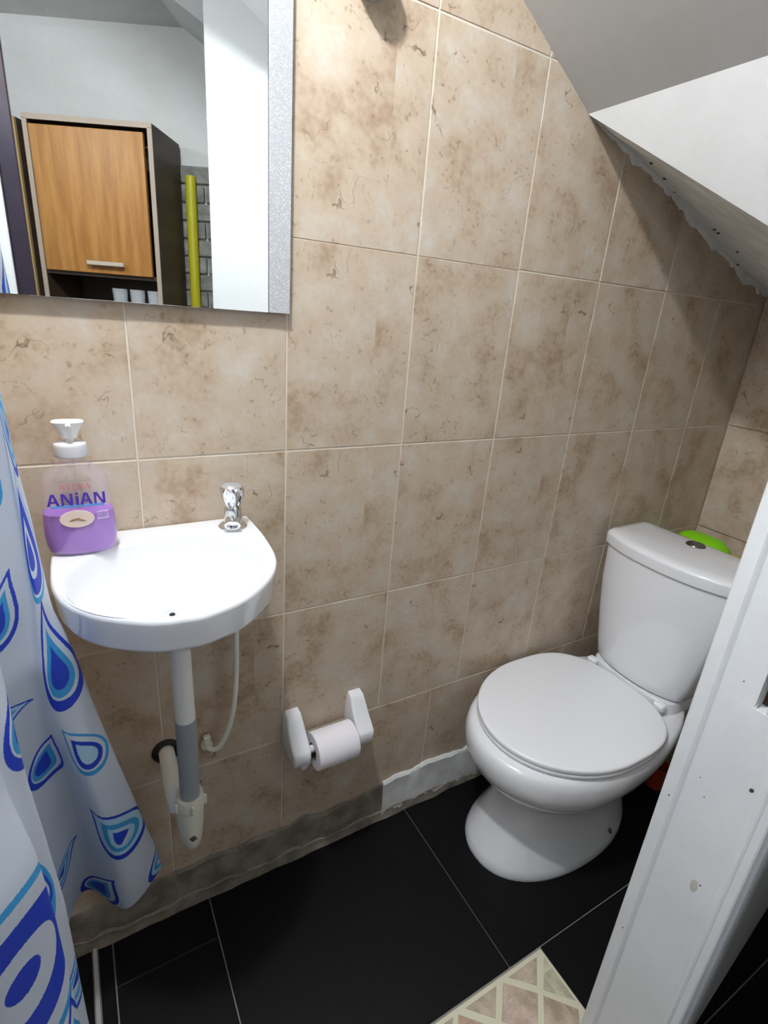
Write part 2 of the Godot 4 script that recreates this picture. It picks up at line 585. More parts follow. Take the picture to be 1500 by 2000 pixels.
# ---- floor
func build_floor() -> void:
	var f := setting("floor", "black floor tiles with grey joints and a cream mosaic threshold")
	var b := nb(); cbox(b, Vector3(0.4, -0.055, 1.3), Vector3(3.0, 0.1, 3.4), 0.001)
	part("grout_bed", b, M.floor_grout, f)
	var g := 0.0030
	# x0, x1, z0, z1
	var T := [[-0.137, 0.068, 0.0, 0.107], [-0.137, 0.068, 0.107, 0.557], [0.068, 0.612, 0.0, 0.455], [0.612, 1.16, 0.0, 0.455], [1.16, 1.73, 0.0, 0.455],
		[0.702, 1.25, 0.455, 0.72], [1.25, 1.73, 0.455, 0.72]]
	for t in T: floor_tile(f, t[0], t[1], t[2], t[3], g)
	floor_tile(f, -0.1655, -0.137, 0.0, 0.557, g)
	# shower floor behind the strip
	floor_tile(f, -0.60, -0.176, 0.0, 0.557, g)
	floor_tile(f, -1.0, -0.60, 0.0, 0.557, g)
	# hall tiles
	for i in 4:
		for k in 4:
			var x0 := -0.9 + 0.68 * i
			var z0 := 0.72 + 0.55 * k
			floor_tile(f, x0, x0 + 0.68, z0, z0 + 0.55, g)
	floor_tile(f, -1.0, 0.10, 0.557, 0.72, g)
	# pale strip between shower and room
	b = nb(); cbox(b, Vector3(-0.1705, 0.0025, 0.28), Vector3(0.0085, 0.006, 0.56), 0.001)
	part("edge_strip", b, std(c8(176, 178, 176), 0.5), f, "pale grey edging strip")
	# threshold: cream joints, stone pieces laid on the diagonal
	b = nb(); cbox(b, Vector3(0.4, -0.0052, 0.5885), Vector3(0.6, 0.011, 0.259), 0.0008)
	part("mosaic_bed", b, M.cream_grout, f, "cream mosaic joints")
	var region := PackedVector2Array([Vector2(0.108, 0.468), Vector2(0.694, 0.468), Vector2(0.694, 0.712), Vector2(0.108, 0.712)])
	var d := Vector2(0.7071, 0.7071); var e := Vector2(-0.7071, 0.7071)
	var cols := [c8(196, 176, 152), c8(204, 180, 160), c8(188, 172, 148), c8(200, 196, 164), c8(206, 170, 146)]
	var mats := []
	for k in cols.size():
		var m := std(Color.WHITE, 0.5)
		m.albedo_texture = cloud_texture(80 + k, (cols[k] as Color).darkened(0.16), (cols[k] as Color).lightened(0.16), 0.02, 0.7, 1, 1, 128)
		m.uv1_triplanar = true; m.uv1_world_triplanar = true; m.uv1_scale = Vector3(6, 6, 6)
		mats.append(m)
	var o := Vector2(0.6975, 0.4605)
	var pit := 0.0835
	for i in range(-10, 10):
		for k in range(-10, 10):
			var c := o + d * pit * (i + 0.5) + e * pit * (k + 0.5)
			var h := pit * 0.5 - 0.0065
			var j := func() -> float: return rng.randf_range(-0.0022, 0.0022)
			var sq := PackedVector2Array([c + d * (h + j.call()) + e * (h + j.call()), c - d * (h + j.call()) + e * (h + j.call()), c - d * (h + j.call()) - e * (h + j.call()), c + d * (h + j.call()) - e * (h + j.call())])
			for pl in Geometry2D.intersect_polygons(sq, region):
				if pl.size() < 3: continue
				var ar := 0.0
				for q in pl.size(): ar += (pl[q] as Vector2).cross(pl[(q + 1) % pl.size()])
				if absf(ar) < 0.0003: continue
				var pp := PackedVector2Array()
				for q in pl: pp.append(Vector2(q.x, -q.y))
				var t := nb()
				prism(t, pp, Transform3D(Basis(Vector3(1, 0, 0), Vector3(0, 0, -1), Vector3(0, 1, 0)), Vector3(0, -0.004, 0)), 0.0058, 0.001)
				if t.v.size() == 0: continue
				part("mosaic_stone", t, mats[rng.randi() % mats.size()], f)

func floor_tile(f: Node3D, x0: float, x1: float, z0: float, z1: float, g: float) -> void:
	var t := nb()
	cbox(t, Vector3((x0 + x1) * 0.5, -0.004, (z0 + z1) * 0.5), Vector3(x1 - x0 - g, 0.008, z1 - z0 - g), 0.001)
	part("floor_tile", t, M.black_tile, f)

# ---- sloping ceilings under the stairs
func under_y(x: float, z: float) -> float:
	var P := [[0.86, 1.722], [0.9564, 1.6994], [1.044, 1.6772], [1.1054, 1.659], [1.2513, 1.6096], [1.4156, 1.5482], [1.7352, 1.4541], [2.2, 1.30]]
	var y := 0.0
	for i in P.size() - 1:
		if x >= P[i][0] and x <= P[i + 1][0]:
			y = lerpf(P[i][1], P[i + 1][1], (x - P[i][0]) / (P[i + 1][0] - P[i][0]))
	return y - 0.5725 * z

func build_ceiling() -> void:
	var c := setting("ceiling", "white painted underside of the stairs over the toilet")
	# inclined soffit, going up to the left until it meets the flat ceiling
	var b := nb()
	var back := Transform3D(Basis(), Vector3(0, 0, -0.0005))
	prism(b, PackedVector2Array([Vector2(0.8725, 1.7195), Vector2(0.666, 1.841), Vector2(-0.175, 2.338), Vector2(0.0, 2.45), Vector2(0.95, 2.45), Vector2(0.95, 1.7195)]), back, 0.742)
	part("slope_panel", b, M.paint, c)
	# vertical side and underside of the lower flight
	b = nb()
	var n := noise(14.0, 91, 3)
	var nx := 46; var nz := 24
	var V := PackedVector3Array(); var F := PackedInt32Array()
	for i in nx + 1:
		var x0 := lerpf(0.872, 1.80, float(i) / nx)
		for k in nz + 1:
			var z := lerpf(-0.001, 0.60, float(k) / nz)
			var soft := clampf((x0 - 0.872) * 14.0, 0.0, 1.0)
			var rough := n.get_noise_2d(x0, z) * 0.006 * soft
			rough += n.get_noise_2d(x0 * 0.8, 7.0) * 0.010 * clampf(1.0 - z * 12.0, 0.0, 1.0) * soft
			V.append(Vector3(x0 + 0.335 * z, under_y(x0, 0.0) - 0.615 * z + rough, z))
	var lower := V.size()
	for i in lower: V.append(V[i] + Vector3(0, 0.05, 0))
	for i in nx:
		for k in nz:
			var a := i * (nz + 1) + k
			F.append_array(PackedInt32Array([a, a + 1, a + nz + 2, a, a + nz + 2, a + nz + 1]))
			var u := a + lower
			F.append_array(PackedInt32Array([u, u + nz + 2, u + 1, u, u + nz + 1, u + nz + 2]))
	for i in nx:
		for e in [0, nz]:
			var a: int = i * (nz + 1) + e
			var q := PackedInt32Array([a, a + nz + 1, a + nz + 1 + lower, a, a + nz + 1 + lower, a + lower])
			if e == nz: q = PackedInt32Array([a, a + nz + 1 + lower, a + nz + 1, a, a + lower, a + nz + 1 + lower])
			F.append_array(q)
	for k in nz:
		for e in [0, nx]:
			var a: int = e * (nz + 1) + k
			var q := PackedInt32Array([a, a + 1 + lower, a + 1, a, a + lower, a + 1 + lower])
			if e == nx: q = PackedInt32Array([a, a + 1, a + 1 + lower, a, a + 1 + lower, a + lower])
			F.append_array(q)
	add_part(b, V, F)
	part("rough_underside", b, M.plaster, c, "rough grey-white plaster underside", 60.0)
	b = nb()
	var sr := []
	for k in 13:
		var z := lerpf(0.002, 0.60, k / 12.0)
		var ex := 0.872 + 0.335 * z
		var ey := under_y(0.872, 0.0) - 0.615 * z
		sr.append(PackedVector3Array([Vector3(0.872, 1.7205, z), Vector3(ex, ey - 0.001, z), Vector3(ex + 0.03, ey + 0.002, z), Vector3(0.93, 1.7205, z)]))
	loft(b, sr)
	part("side_panel", b, M.paint, c, "smooth white painted side of the stairs")
	# plaster squeezed out along the tiles, with pits in it
	b = nb()
	var rings := []
	var n2 := noise(5.0, 93, 4)
	for i in 140:
		var x := lerpf(0.885, 1.725, i / 139.0)
		var y := under_y(x, 0.0)
		var dr := 0.008 + absf(n2.get_noise_1d(x * 1.3 + 3.0)) * 0.034
		var dp := 0.006 + absf(n2.get_noise_1d(x * 1.1 + 9.0)) * 0.008
		var taper := clampf((x - 0.885) * 9.0, 0.08, 1.0)
		dr *= taper; dp *= taper
		rings.append(PackedVector3Array([Vector3(x, y + 0.02, -0.001), Vector3(x, y + 0.02, dp + 0.006 * taper), Vector3(x, y - dr * 0.4, dp), Vector3(x, y - dr, dp * 0.4), Vector3(x, y - dr, -0.001)]))
	loft(b, rings)
	part("plaster_edge", b, M.plaster, c, "ragged plaster edge along the tiles")
	for q in [[1.02, 0.055], [1.10, 0.035], [1.155, 0.03], [1.29, 0.06], [1.30, 0.066], [1.36, 0.09], [1.50, 0.02]]:
		b = nb()
		lathe(b, [[0.0005, 0.0006], [0.0035, 0.0004], [0.0042, -0.001], [0.003, -0.0024], [0.0005, -0.003]], 9, Transform3D(Basis(), Vector3(q[0], under_y(q[0] - 0.335 * q[1], 0.0) - 0.615 * q[1] - 0.0005, q[1])))
		part("pit", b, std(c8(62, 60, 56), 0.9), c)
	# flat ceiling over shower and hall
	var c2 := setting("ceiling", "flat white ceiling over shower and hall")
	b = nb(); cbox(b, Vector3(-0.55, 2.385, 0.3), Vector3(1.1, 0.1, 0.72), 0.001)
	part("panel", b, M.paint, c2)
	b = nb(); cbox(b, Vector3(0.4, 2.385, 1.85), Vector3(3.0, 0.1, 2.4), 0.001)
	part("panel", b, M.paint, c2)

# ---- door frame at the right of the opening
func build_door_frame() -> void:
	var d := setting("trim_1", "white painted wooden door jamb, scuffed, with a splintered latch hole")
	# plan profile of the jamb (x, z): edge bead, groove, flat, groove, edge bead
	var P := [[0.6700, 0.6105], [0.6430, 0.6105], [0.6400, 0.6130], [0.6400, 0.6300], [0.6420, 0.6335], [0.6450, 0.6360], [0.6460, 0.6400], [0.6465, 0.7180], [0.6450, 0.7220], [0.6425, 0.7245], [0.6415, 0.7290], [0.6425, 0.7315], [0.6440, 0.7325], [0.6400, 0.7340], [0.6400, 0.7430], [0.6420, 0.7450], [0.6700, 0.7440]]
	var poly := PackedVector2Array()
	for p in P: poly.append(Vector2(p[0], -p[1]))
	var xf := Transform3D(Basis(Vector3(1, 0, 0), Vector3(0, 0, -1), Vector3(0, 1, 0)), Vector3(0, 0.0, 0))
	# lower length, upper length and, between them, the piece that the latch hole is broken out of
	var b := nb()
	prism(b, poly, xf, 0.872)
	prism(b, poly, Transform3D(xf.basis, Vector3(0, 0.932, 0)), 1.40)
	var lo := PackedVector2Array(); var hi := PackedVector2Array()
	for p in P:
		if p[1] < 0.69 and p[0] < 0.6701 and p != P[-1]: lo.append(Vector2(p[0], -p[1]))
	lo.append(Vector2(0.6465, -0.681)); lo.append(Vector2(0.67, -0.681))
	prism(b, lo, Transform3D(xf.basis, Vector3(0, 0.872, 0)), 0.060)
	hi.append(Vector2(0.67, -0.715)); hi.append(Vector2(0.6465, -0.715))
	for p in P:
		if p[1] > 0.716: hi.append(Vector2(p[0], -p[1]))
	prism(b, hi, Transform3D(xf.basis, Vector3(0, 0.872, 0)), 0.060)
	part("jamb", b, M.gloss_paint, d, "", 25.0)
	# wooden post behind the jamb board, hollow where the latch goes in
	b = nb()
	var post := PackedVector2Array([Vector2(0.668, -0.742), Vector2(0.765, -0.729), Vector2(0.765, -0.600), Vector2(0.668, -0.612)])
	prism(b, post, xf, 0.872)
	prism(b, post, Transform3D(xf.basis, Vector3(0, 0.932, 0)), 1.402)
	prism(b, PackedVector2Array([Vector2(0.668, -0.742), Vector2(0.765, -0.729), Vector2(0.765, -0.715), Vector2(0.668, -0.715)]), Transform3D(xf.basis, Vector3(0, 0.872, 0)), 0.06)
	prism(b, PackedVector2Array([Vector2(0.668, -0.681), Vector2(0.765, -0.681), Vector2(0.765, -0.600), Vector2(0.668, -0.612)]), Transform3D(xf.basis, Vector3(0, 0.872, 0)), 0.06)
	part("post", b, std(c8(112, 88, 66), 0.85), d, "bare wood inside the latch hole")
	b = nb(); cbox(b, Vector3(0.7165, 1.167, 0.7375), Vector3(0.099, 2.334, 0.004), 0.0005, Basis(Vector3.UP, 0.1333))
	part("architrave", b, M.gloss_paint, d)
	# splinters round the hole
	b = nb()
	var r := RandomNumberGenerator.new(); r.seed = 5
	for i in 13:
		var z := 0.682 + i * 0.0026
		var h := r.randf_range(0.003, 0.011)
		var V := PackedVector3Array([Vector3(0.6464, 0.871, z - 0.0016), Vector3(0.6464, 0.871, z + 0.0016), Vector3(0.652, 0.871, z), Vector3(0.648, 0.872 + h, z + r.randf_range(-0.001, 0.001))])
		add_part(b, V, PackedInt32Array([0, 1, 2, 0, 1, 3, 1, 2, 3, 2, 0, 3]))
	part("splinter", b, M.gloss_paint, d)
	# chips and stains in the paint
	var chip := std(c8(70, 68, 66), 0.8)
	for q in [[0.6464, 0.760, 0.712, 0.0045], [0.6464, 0.70, 0.665, 0.0016], [0.6400, 0.665, 0.624, 0.002], [0.6464, 0.725, 0.652, 0.0018], [0.6400, 0.36, 0.625, 0.0018], [0.6464, 0.56, 0.700, 0.002], [0.6464, 0.90, 0.660, 0.0016]]:
		b = nb()
		lathe(b, [[0.0003, 0.0004], [q[3] * 0.8, 0.0003], [q[3], -0.0006], [0.0003, -0.001]], 7, Transform3D(Basis(Vector3(0, 0, 1), PI / 2).rotated(Vector3(1, 0, 0), 0.4), Vector3(q[0], q[1], q[2])), 1.0, 0.7)
		part("paint_chip", b, chip, d)
	var stain := std(c8(196, 194, 182), 0.6)
	for q in [[0.6464, 0.815, 0.655, 0.006, 0.9], [0.6464, 0.80, 0.664, 0.008, 0.6], [0.6464, 0.55, 0.693, 0.015, 0.45]]:
		b = nb()
		lathe(b, [[0.0003, 0.0002], [q[3] * 0.8, 0.00015], [q[3], -0.0006], [0.0003, -0.001]], 12, Transform3D(Basis(Vector3(0, 0, 1), PI / 2), Vector3(q[0], q[1], q[2])), 1.0, q[4])
		part("stain", b, stain, d)

# ---- lamps
func bulb(at: Vector3, label: String, e: float, cord_top: float, r := 0.032) -> void:
	var t := thing("light_bulb", label, "light bulb", at)
	var b := nb()
	lathe(b, [[0.001, -r], [r * 0.5, -r * 0.87], [r * 0.87, -r * 0.5], [r, 0.0], [r * 0.9, r * 0.5], [r * 0.6, r * 0.95], [r * 0.45, r * 1.32], [0.001, r * 1.32]], 20)
	var gm := std(c8(255, 252, 245), 0.3)
	gm.emission_enabled = true; gm.emission = Color(0.97, 0.985, 1.0); gm.emission_energy_multiplier = 6.0
	part("bulb", b, gm, t, "", 70)
	b = nb()
	lathe(b, [[0.001, r * 1.3], [r * 0.6, r * 1.3], [r * 0.65, r * 1.75], [r * 0.5, r * 1.9], [0.001, r * 1.9]], 16)
	part("socket", b, M.pvc, t)
	b = nb()
	tube(b, [Vector3(0, r * 1.8, 0), Vector3(0, cord_top - at.y, 0)], 0.004, 8)
	part("cord", b, M.pvc, t)
	var L := OmniLight3D.new()
	L.light_color = Color(0.97, 0.985, 1.0)
	L.light_energy = e
	L.light_size = r
	L.omni_range = 12.0
	L.omni_attenuation = 2.0
	L.shadow_enabled = true
	t.add_child(L)

func build_lamps() -> void:
	bulb(Vector3(-0.07, 2.238, 0.45), "bare white light bulb under the ceiling over the wash basin", 1.31, 2.336, 0.032)
	bulb(Vector3(-0.80, 2.08, 1.10), "bare white light bulb hanging in the hall", 0.23, 2.336)

# ---- mirror
func build_mirror() -> void:
	var t := thing("wall_mirror", "frameless wall mirror with a silver glitter strip down one side", "mirror", Vector3(0, 1.3055, 0))
	var b := nb(); cbox(b, Vector3(-0.01, 0.30, 0.0057), Vector3(0.519, 0.60, 0.009), 0.0005)
	part("backing_board", b, std(c8(120, 120, 120), 0.7), t)
	b = nb(); cbox(b, Vector3(-0.0285, 0.30, 0.0112), Vector3(0.483, 0.60, 0.002), 0.0003)
	part("glass", b, M.mirror, t)
	b = nb(); cbox(b, Vector3(0.2320, 0.30, 0.0114), Vector3(0.0355, 0.60, 0.0026), 0.0006)
	part("glitter_strip", b, M.glitter, t, "silver glitter strip")

# ---- wash basin, tap, drain
func sink_outline(s: float, inset: float) -> PackedVector3Array:
	# D-shaped plan round (0.021, 0.15); s shrinks it towards its middle
	var P := [Vector2(-0.129, 0.0), Vector2(-0.1335, 0.05), Vector2(-0.1355, 0.11), Vector2(-0.132, 0.178), Vector2(-0.112, 0.232), Vector2(-0.0788, 0.272), Vector2(-0.030, 0.3035), Vector2(0.010, 0.3125), Vector2(0.0400, 0.3115), Vector2(0.091, 0.292), Vector2(0.134, 0.254), Vector2(0.160, 0.213), Vector2(0.173, 0.168), Vector2(0.1785, 0.10), Vector2(0.1785, 0.05), Vector2(0.176, 0.0)]
	var out := PackedVector3Array()
	var n := P.size()
	for i in n - 1:
		for k in 4:
			var p: Vector2 = P[i].cubic_interpolate(P[i + 1], P[max(i - 1, 0)], P[min(i + 2, n - 1)], k / 4.0)
			out.append(Vector3(p.x, 0, p.y))
	out.append(Vector3(P[-1].x, 0, P[-1].y))
	for k in range(1, 8):
		out.append(Vector3(lerpf(0.176, -0.129, k / 8.0), 0, 0))
	var c := Vector3(0.021, 0, 0.15)
	for i in out.size():
		var q := out[i] - c
		var l := q.length()
		out[i] = c + q * (s - inset / l)
		out[i].z = maxf(out[i].z, 0.002)
	return out

func lift(r: PackedVector3Array, y: float) -> PackedVector3Array:
	var o := PackedVector3Array()
	for p in r: o.append(Vector3(p.x, y, p.z))
	return o

func ell_like(r: PackedVector3Array, cx: float, cz: float, hx: float, hz: float, y: float) -> PackedVector3Array:
	# ellipse with one point for each point of ring r
	var o := PackedVector3Array()
	for p in r:
		var a := atan2((p.z - cz) / hz, (p.x - cx) / hx)
		o.append(Vector3(cx + cos(a) * hx, y, cz + sin(a) * hz))
	return o

func build_sink() -> void:
	var t := thing("wash_basin", "small white ceramic wash basin fixed to the tiled wall", "basin")
	var o := sink_outline(1.0, 0.0)
	var b := nb()
	var Y := 0.95
	var rings := []
	# underside (hidden) to apron, rim and bowl
	rings.append(ell_like(o, 0.021, 0.14, 0.028, 0.028, Y - 0.124))
	rings.append(ell_like(o, 0.021, 0.14, 0.060, 0.060, Y - 0.117))
	rings.append(lift(sink_outline(0.60, 0.0), Y - 0.092))
	rings.append(lift(sink_outline(0.78, 0.0), Y - 0.066))
	rings.append(lift(sink_outline(0.91, 0.0), Y - 0.0535))
	rings.append(lift(sink_outline(0.955, 0.0), Y - 0.0495))
	rings.append(lift(sink_outline(0.970, 0.0), Y - 0.044))
	rings.append(lift(sink_outline(0.985, 0.0), Y - 0.020))
	rings.append(lift(sink_outline(1.0, 0.0), Y - 0.007))
	rings.append(lift(sink_outline(1.0, 0.0015), Y - 0.002))
	rings.append(lift(sink_outline(1.0, 0.005), Y))
	# basin opening
	var E := [[0.140, 0.1285, 0.0], [0.1365, 0.1255, -0.0022], [0.1325, 0.1215, -0.009], [0.127, 0.116, -0.024], [0.117, 0.106, -0.046], [0.098, 0.088, -0.068], [0.070, 0.062, -0.084], [0.040, 0.036, -0.0925], [0.020, 0.020, -0.096], [0.012, 0.012, -0.098]]
	for e in E: rings.append(ell_like(o, 0.0165, 0.1745 - 0.25 * absf(e[2]), e[0], e[1], Y + e[2]))
	loft(b, rings)
	part("bowl", b, M.ceramic, t, "", 60)
	b = nb()
	lathe(b, [[0.001, 0.0045], [0.009, 0.004], [0.017, 0.0035], [0.0195, 0.001], [0.019, -0.004], [0.001, -0.004]], 24, Transform3D(Basis(), Vector3(0.0165, Y - 0.0975, 0.142)))
	var dr := part("drain", b, M.chrome, t, "chrome drain")
	b = nb()
	lathe(b, [[0.001, 0.0048], [0.0045, 0.0048], [0.0045, 0.003], [0.001, 0.003]], 16, Transform3D(Basis(), Vector3(0.0165, Y - 0.0975, 0.142)))
	part("drain_hole", b, M.dark, dr)

	# tap
	var tap := thing("tap", "small chrome tap with fluted knob on the wash basin", "tap", Vector3(0.1385, Y, 0.044))
	b = nb()
	lathe(b, [[0.001, 0.0], [0.0245, 0.0], [0.0245, 0.002], [0.022, 0.0045], [0.016, 0.006], [0.001, 0.006]], 28)
	part("flange", b, M.chrome, tap)
	b = nb()
	lathe(b, [[0.001, 0.004], [0.0145, 0.004], [0.0150, 0.018], [0.0150, 0.034], [0.0125, 0.038], [0.010, 0.044], [0.001, 0.044]], 24)
	part("body", b, M.chrome, tap)
	b = nb()
	var dir := Vector3(-0.28, -0.22, 1.0).normalized()
	var sp := Transform3D(Basis(dir.cross(Vector3.UP).normalized(), dir, dir.cross(Vector3.UP).normalized().cross(dir)), Vector3(0, 0.020, 0))
	lathe(b, [[0.001, 0.004], [0.0105, 0.006], [0.0110, 0.020], [0.0120, 0.028], [0.0115, 0.031], [0.0088, 0.031], [0.0080, 0.026], [0.001, 0.026]], 20, sp, 1.15, 0.75)
	part("spout", b, M.chrome, tap)
	b = nb()
	var kr := []
	for q in [[0.0095, 0.036], [0.0135, 0.041], [0.0185, 0.053], [0.0208, 0.064], [0.0208, 0.071], [0.0185, 0.0745]]:
		var ring := PackedVector3Array()
		for j in 48:
			var a := TAU * j / 48
			var fl := 1.0 - 0.24 * pow(absf(cos(a * 3.0)), 2.0) * clampf((0.070 - q[1]) / 0.012, 0.0, 1.0)
			ring.append(Vector3(cos(a) * q[0] * fl, q[1], sin(a) * q[0] * fl))
		kr.append(ring)
	loft(b, kr)
	var kn := part("knob", b, M.chrome, tap)
	b = nb()
	lathe(b, [[0.001, 0.0800], [0.010, 0.0795], [0.0150, 0.0775], [0.0178, 0.0745], [0.0178, 0.0735], [0.001, 0.0735]], 24)
	part("knob_cap", b, std(c8(196, 198, 204), 0.12, 0.6), kn)

	# waste pipe and trap
	var w := thing("waste_pipe", "white and grey plastic waste pipe with trap under the basin", "pipe")
	b = nb(); tube(b, [Vector3(0.0225, 0.8255, 0.150), Vector3(0.0240, 0.655, 0.150)], 0.0160, 24)
	part("tail_pipe", b, M.pvc, w)
	b = nb(); tube(b, [Vector3(0.0240, 0.657, 0.150), Vector3(0.0235, 0.560, 0.150), Vector3(0.0225, 0.462, 0.150)], 0.0168, 24)
	part("grey_sleeve", b, M.pvc_grey, w, "grey plastic sleeve")
	b = nb()
	lathe(b, [[0.018, 0.0], [0.0235, -0.001], [0.0245, 0.004], [0.0245, 0.020], [0.0235, 0.026], [0.0182, 0.026]], 24, Transform3D(Basis(), Vector3(0.0222, 0.462, 0.150)))
	for q in 5:
		var a := TAU * q / 5.0 + 0.3
		cbox(b, Vector3(0.0222 + cos(a) * 0.025, 0.474, 0.15 + sin(a) * 0.025), Vector3(0.007, 0.020, 0.005), 0.001, Basis(Vector3.UP, -a))
	part("slip_nut", b, M.ivory, w)
	b = nb()
	var ur := []
	for q in [[0.0225, 0.0235, 0.468], [0.0235, 0.0235, 0.450], [0.0230, 0.0250, 0.425], [0.0200, 0.0240, 0.395], [0.0165, 0.0215, 0.375], [0.0110, 0.0150, 0.364], [0.003, 0.005, 0.361]]:
		var ring := PackedVector3Array()
		for j in 28:
			var a := TAU * j / 28.0
			ring.append(Vector3(0.0212 + cos(a) * q[0], q[2], 0.146 + sin(a) * q[1]))
		ur.append(ring)
	loft(b, ur)
	var trap := part("trap", b, M.ivory, w, "", 60)
	b = nb(); cbox(b, Vector3(0.0205, 0.402, 0.170), Vector3(0.010, 0.011, 0.004), 0.001, Basis(Vector3(0, 0, 1), 0.5))
	part("dirt_spot", b, std(c8(90, 84, 76), 0.9), trap)
	b = nb(); tube(b, smooth_path([Vector3(0.004, 0.462, -0.004), Vector3(0.003, 0.464, 0.04), Vector3(0.001, 0.466, 0.085), Vector3(0.001, 0.458, 0.115), Vector3(0.004, 0.440, 0.128)], 5), 0.0150, 20)
	part("wall_arm", b, M.pvc, w)
	b = nb()
	var ringp := []
	for j in 33:
		var a := TAU * j / 32.0
		ringp.append(Vector3(0.004 + cos(a) * 0.0215, 0.463 + sin(a) * 0.0215, 0.003))
	tube(b, ringp, 0.0058, 10)
	part("rubber_ring", b, M.rubber, w, "black rubber ring at the wall")

	# water hose
	var hs := thing("water_hose", "thin white water hose hanging from the basin to the wall", "hose")
	b = nb(); tube(b, smooth_path([Vector3(0.1385, 0.886, 0.046), Vector3(0.139, 0.80, 0.045), Vector3(0.139, 0.70, 0.043), Vector3(0.136, 0.60, 0.040), Vector3(0.126, 0.52, 0.036), Vector3(0.107, 0.462, 0.030), Vector3(0.092, 0.446, 0.022), Vector3(0.083, 0.446, 0.010)], 6), 0.0052, 12)
	part("hose", b, M.pvc, hs)
	b = nb(); lathe(b, [[0.001, 0.0], [0.012, 0.0], [0.012, 0.010], [0.008, 0.013], [0.001, 0.013]], 8, Transform3D(Basis(Vector3(1, 0, 0), PI / 2), Vector3(0.082, 0.449, 0.0)))
	cbox(b, Vector3(0.082, 0.466, 0.010), Vector3(0.014, 0.022, 0.012), 0.002)
	part("wall_elbow", b, M.ivory, hs)

# ---- toilet; plan along -x, middle line z = ZC
const ZC := 0.2185
func egg(xf: float, xb: float, hz: float, y: float, n := 56, e := 2.15, wide := 0.44) -> PackedVector3Array:
	# front is at xf (small x); the widest place lies at share `wide` of the length
	var o := PackedVector3Array()
	var xm := lerpf(xf, xb, wide)
	for j in n:
		var a := TAU * j / n
		var c := cos(a); var s := sin(a)
		var cx := signf(c) * pow(absf(c), 2.0 / e)
		var cz := signf(s) * pow(absf(s), 2.0 / e)
		var x := xm + cx * ((xb - xm) if c > 0.0 else (xm - xf))
		o.append(Vector3(x, y, ZC + cz * hz))
	return o

func lid_ring(y: float, grow: float) -> PackedVector3Array:
	var o := PackedVector3Array()
	var n := 64
	for j in n:
		var a := TAU * j / n
		var c := cos(a); var s := sin(a)
		var x: float; var z: float
		if c < 0.0:
			x = 0.940 + c * (0.248 + grow); z = s * (0.2045 + grow)
		else:
			x = 0.940 + pow(c, 2.0 / 3.3) * (0.226 + minf(grow, 0.0))
			z = signf(s) * pow(absf(s), 2.0 / 2.45) * (0.2045 + grow)
		o.append(Vector3(x, y, ZC + z))
	return o

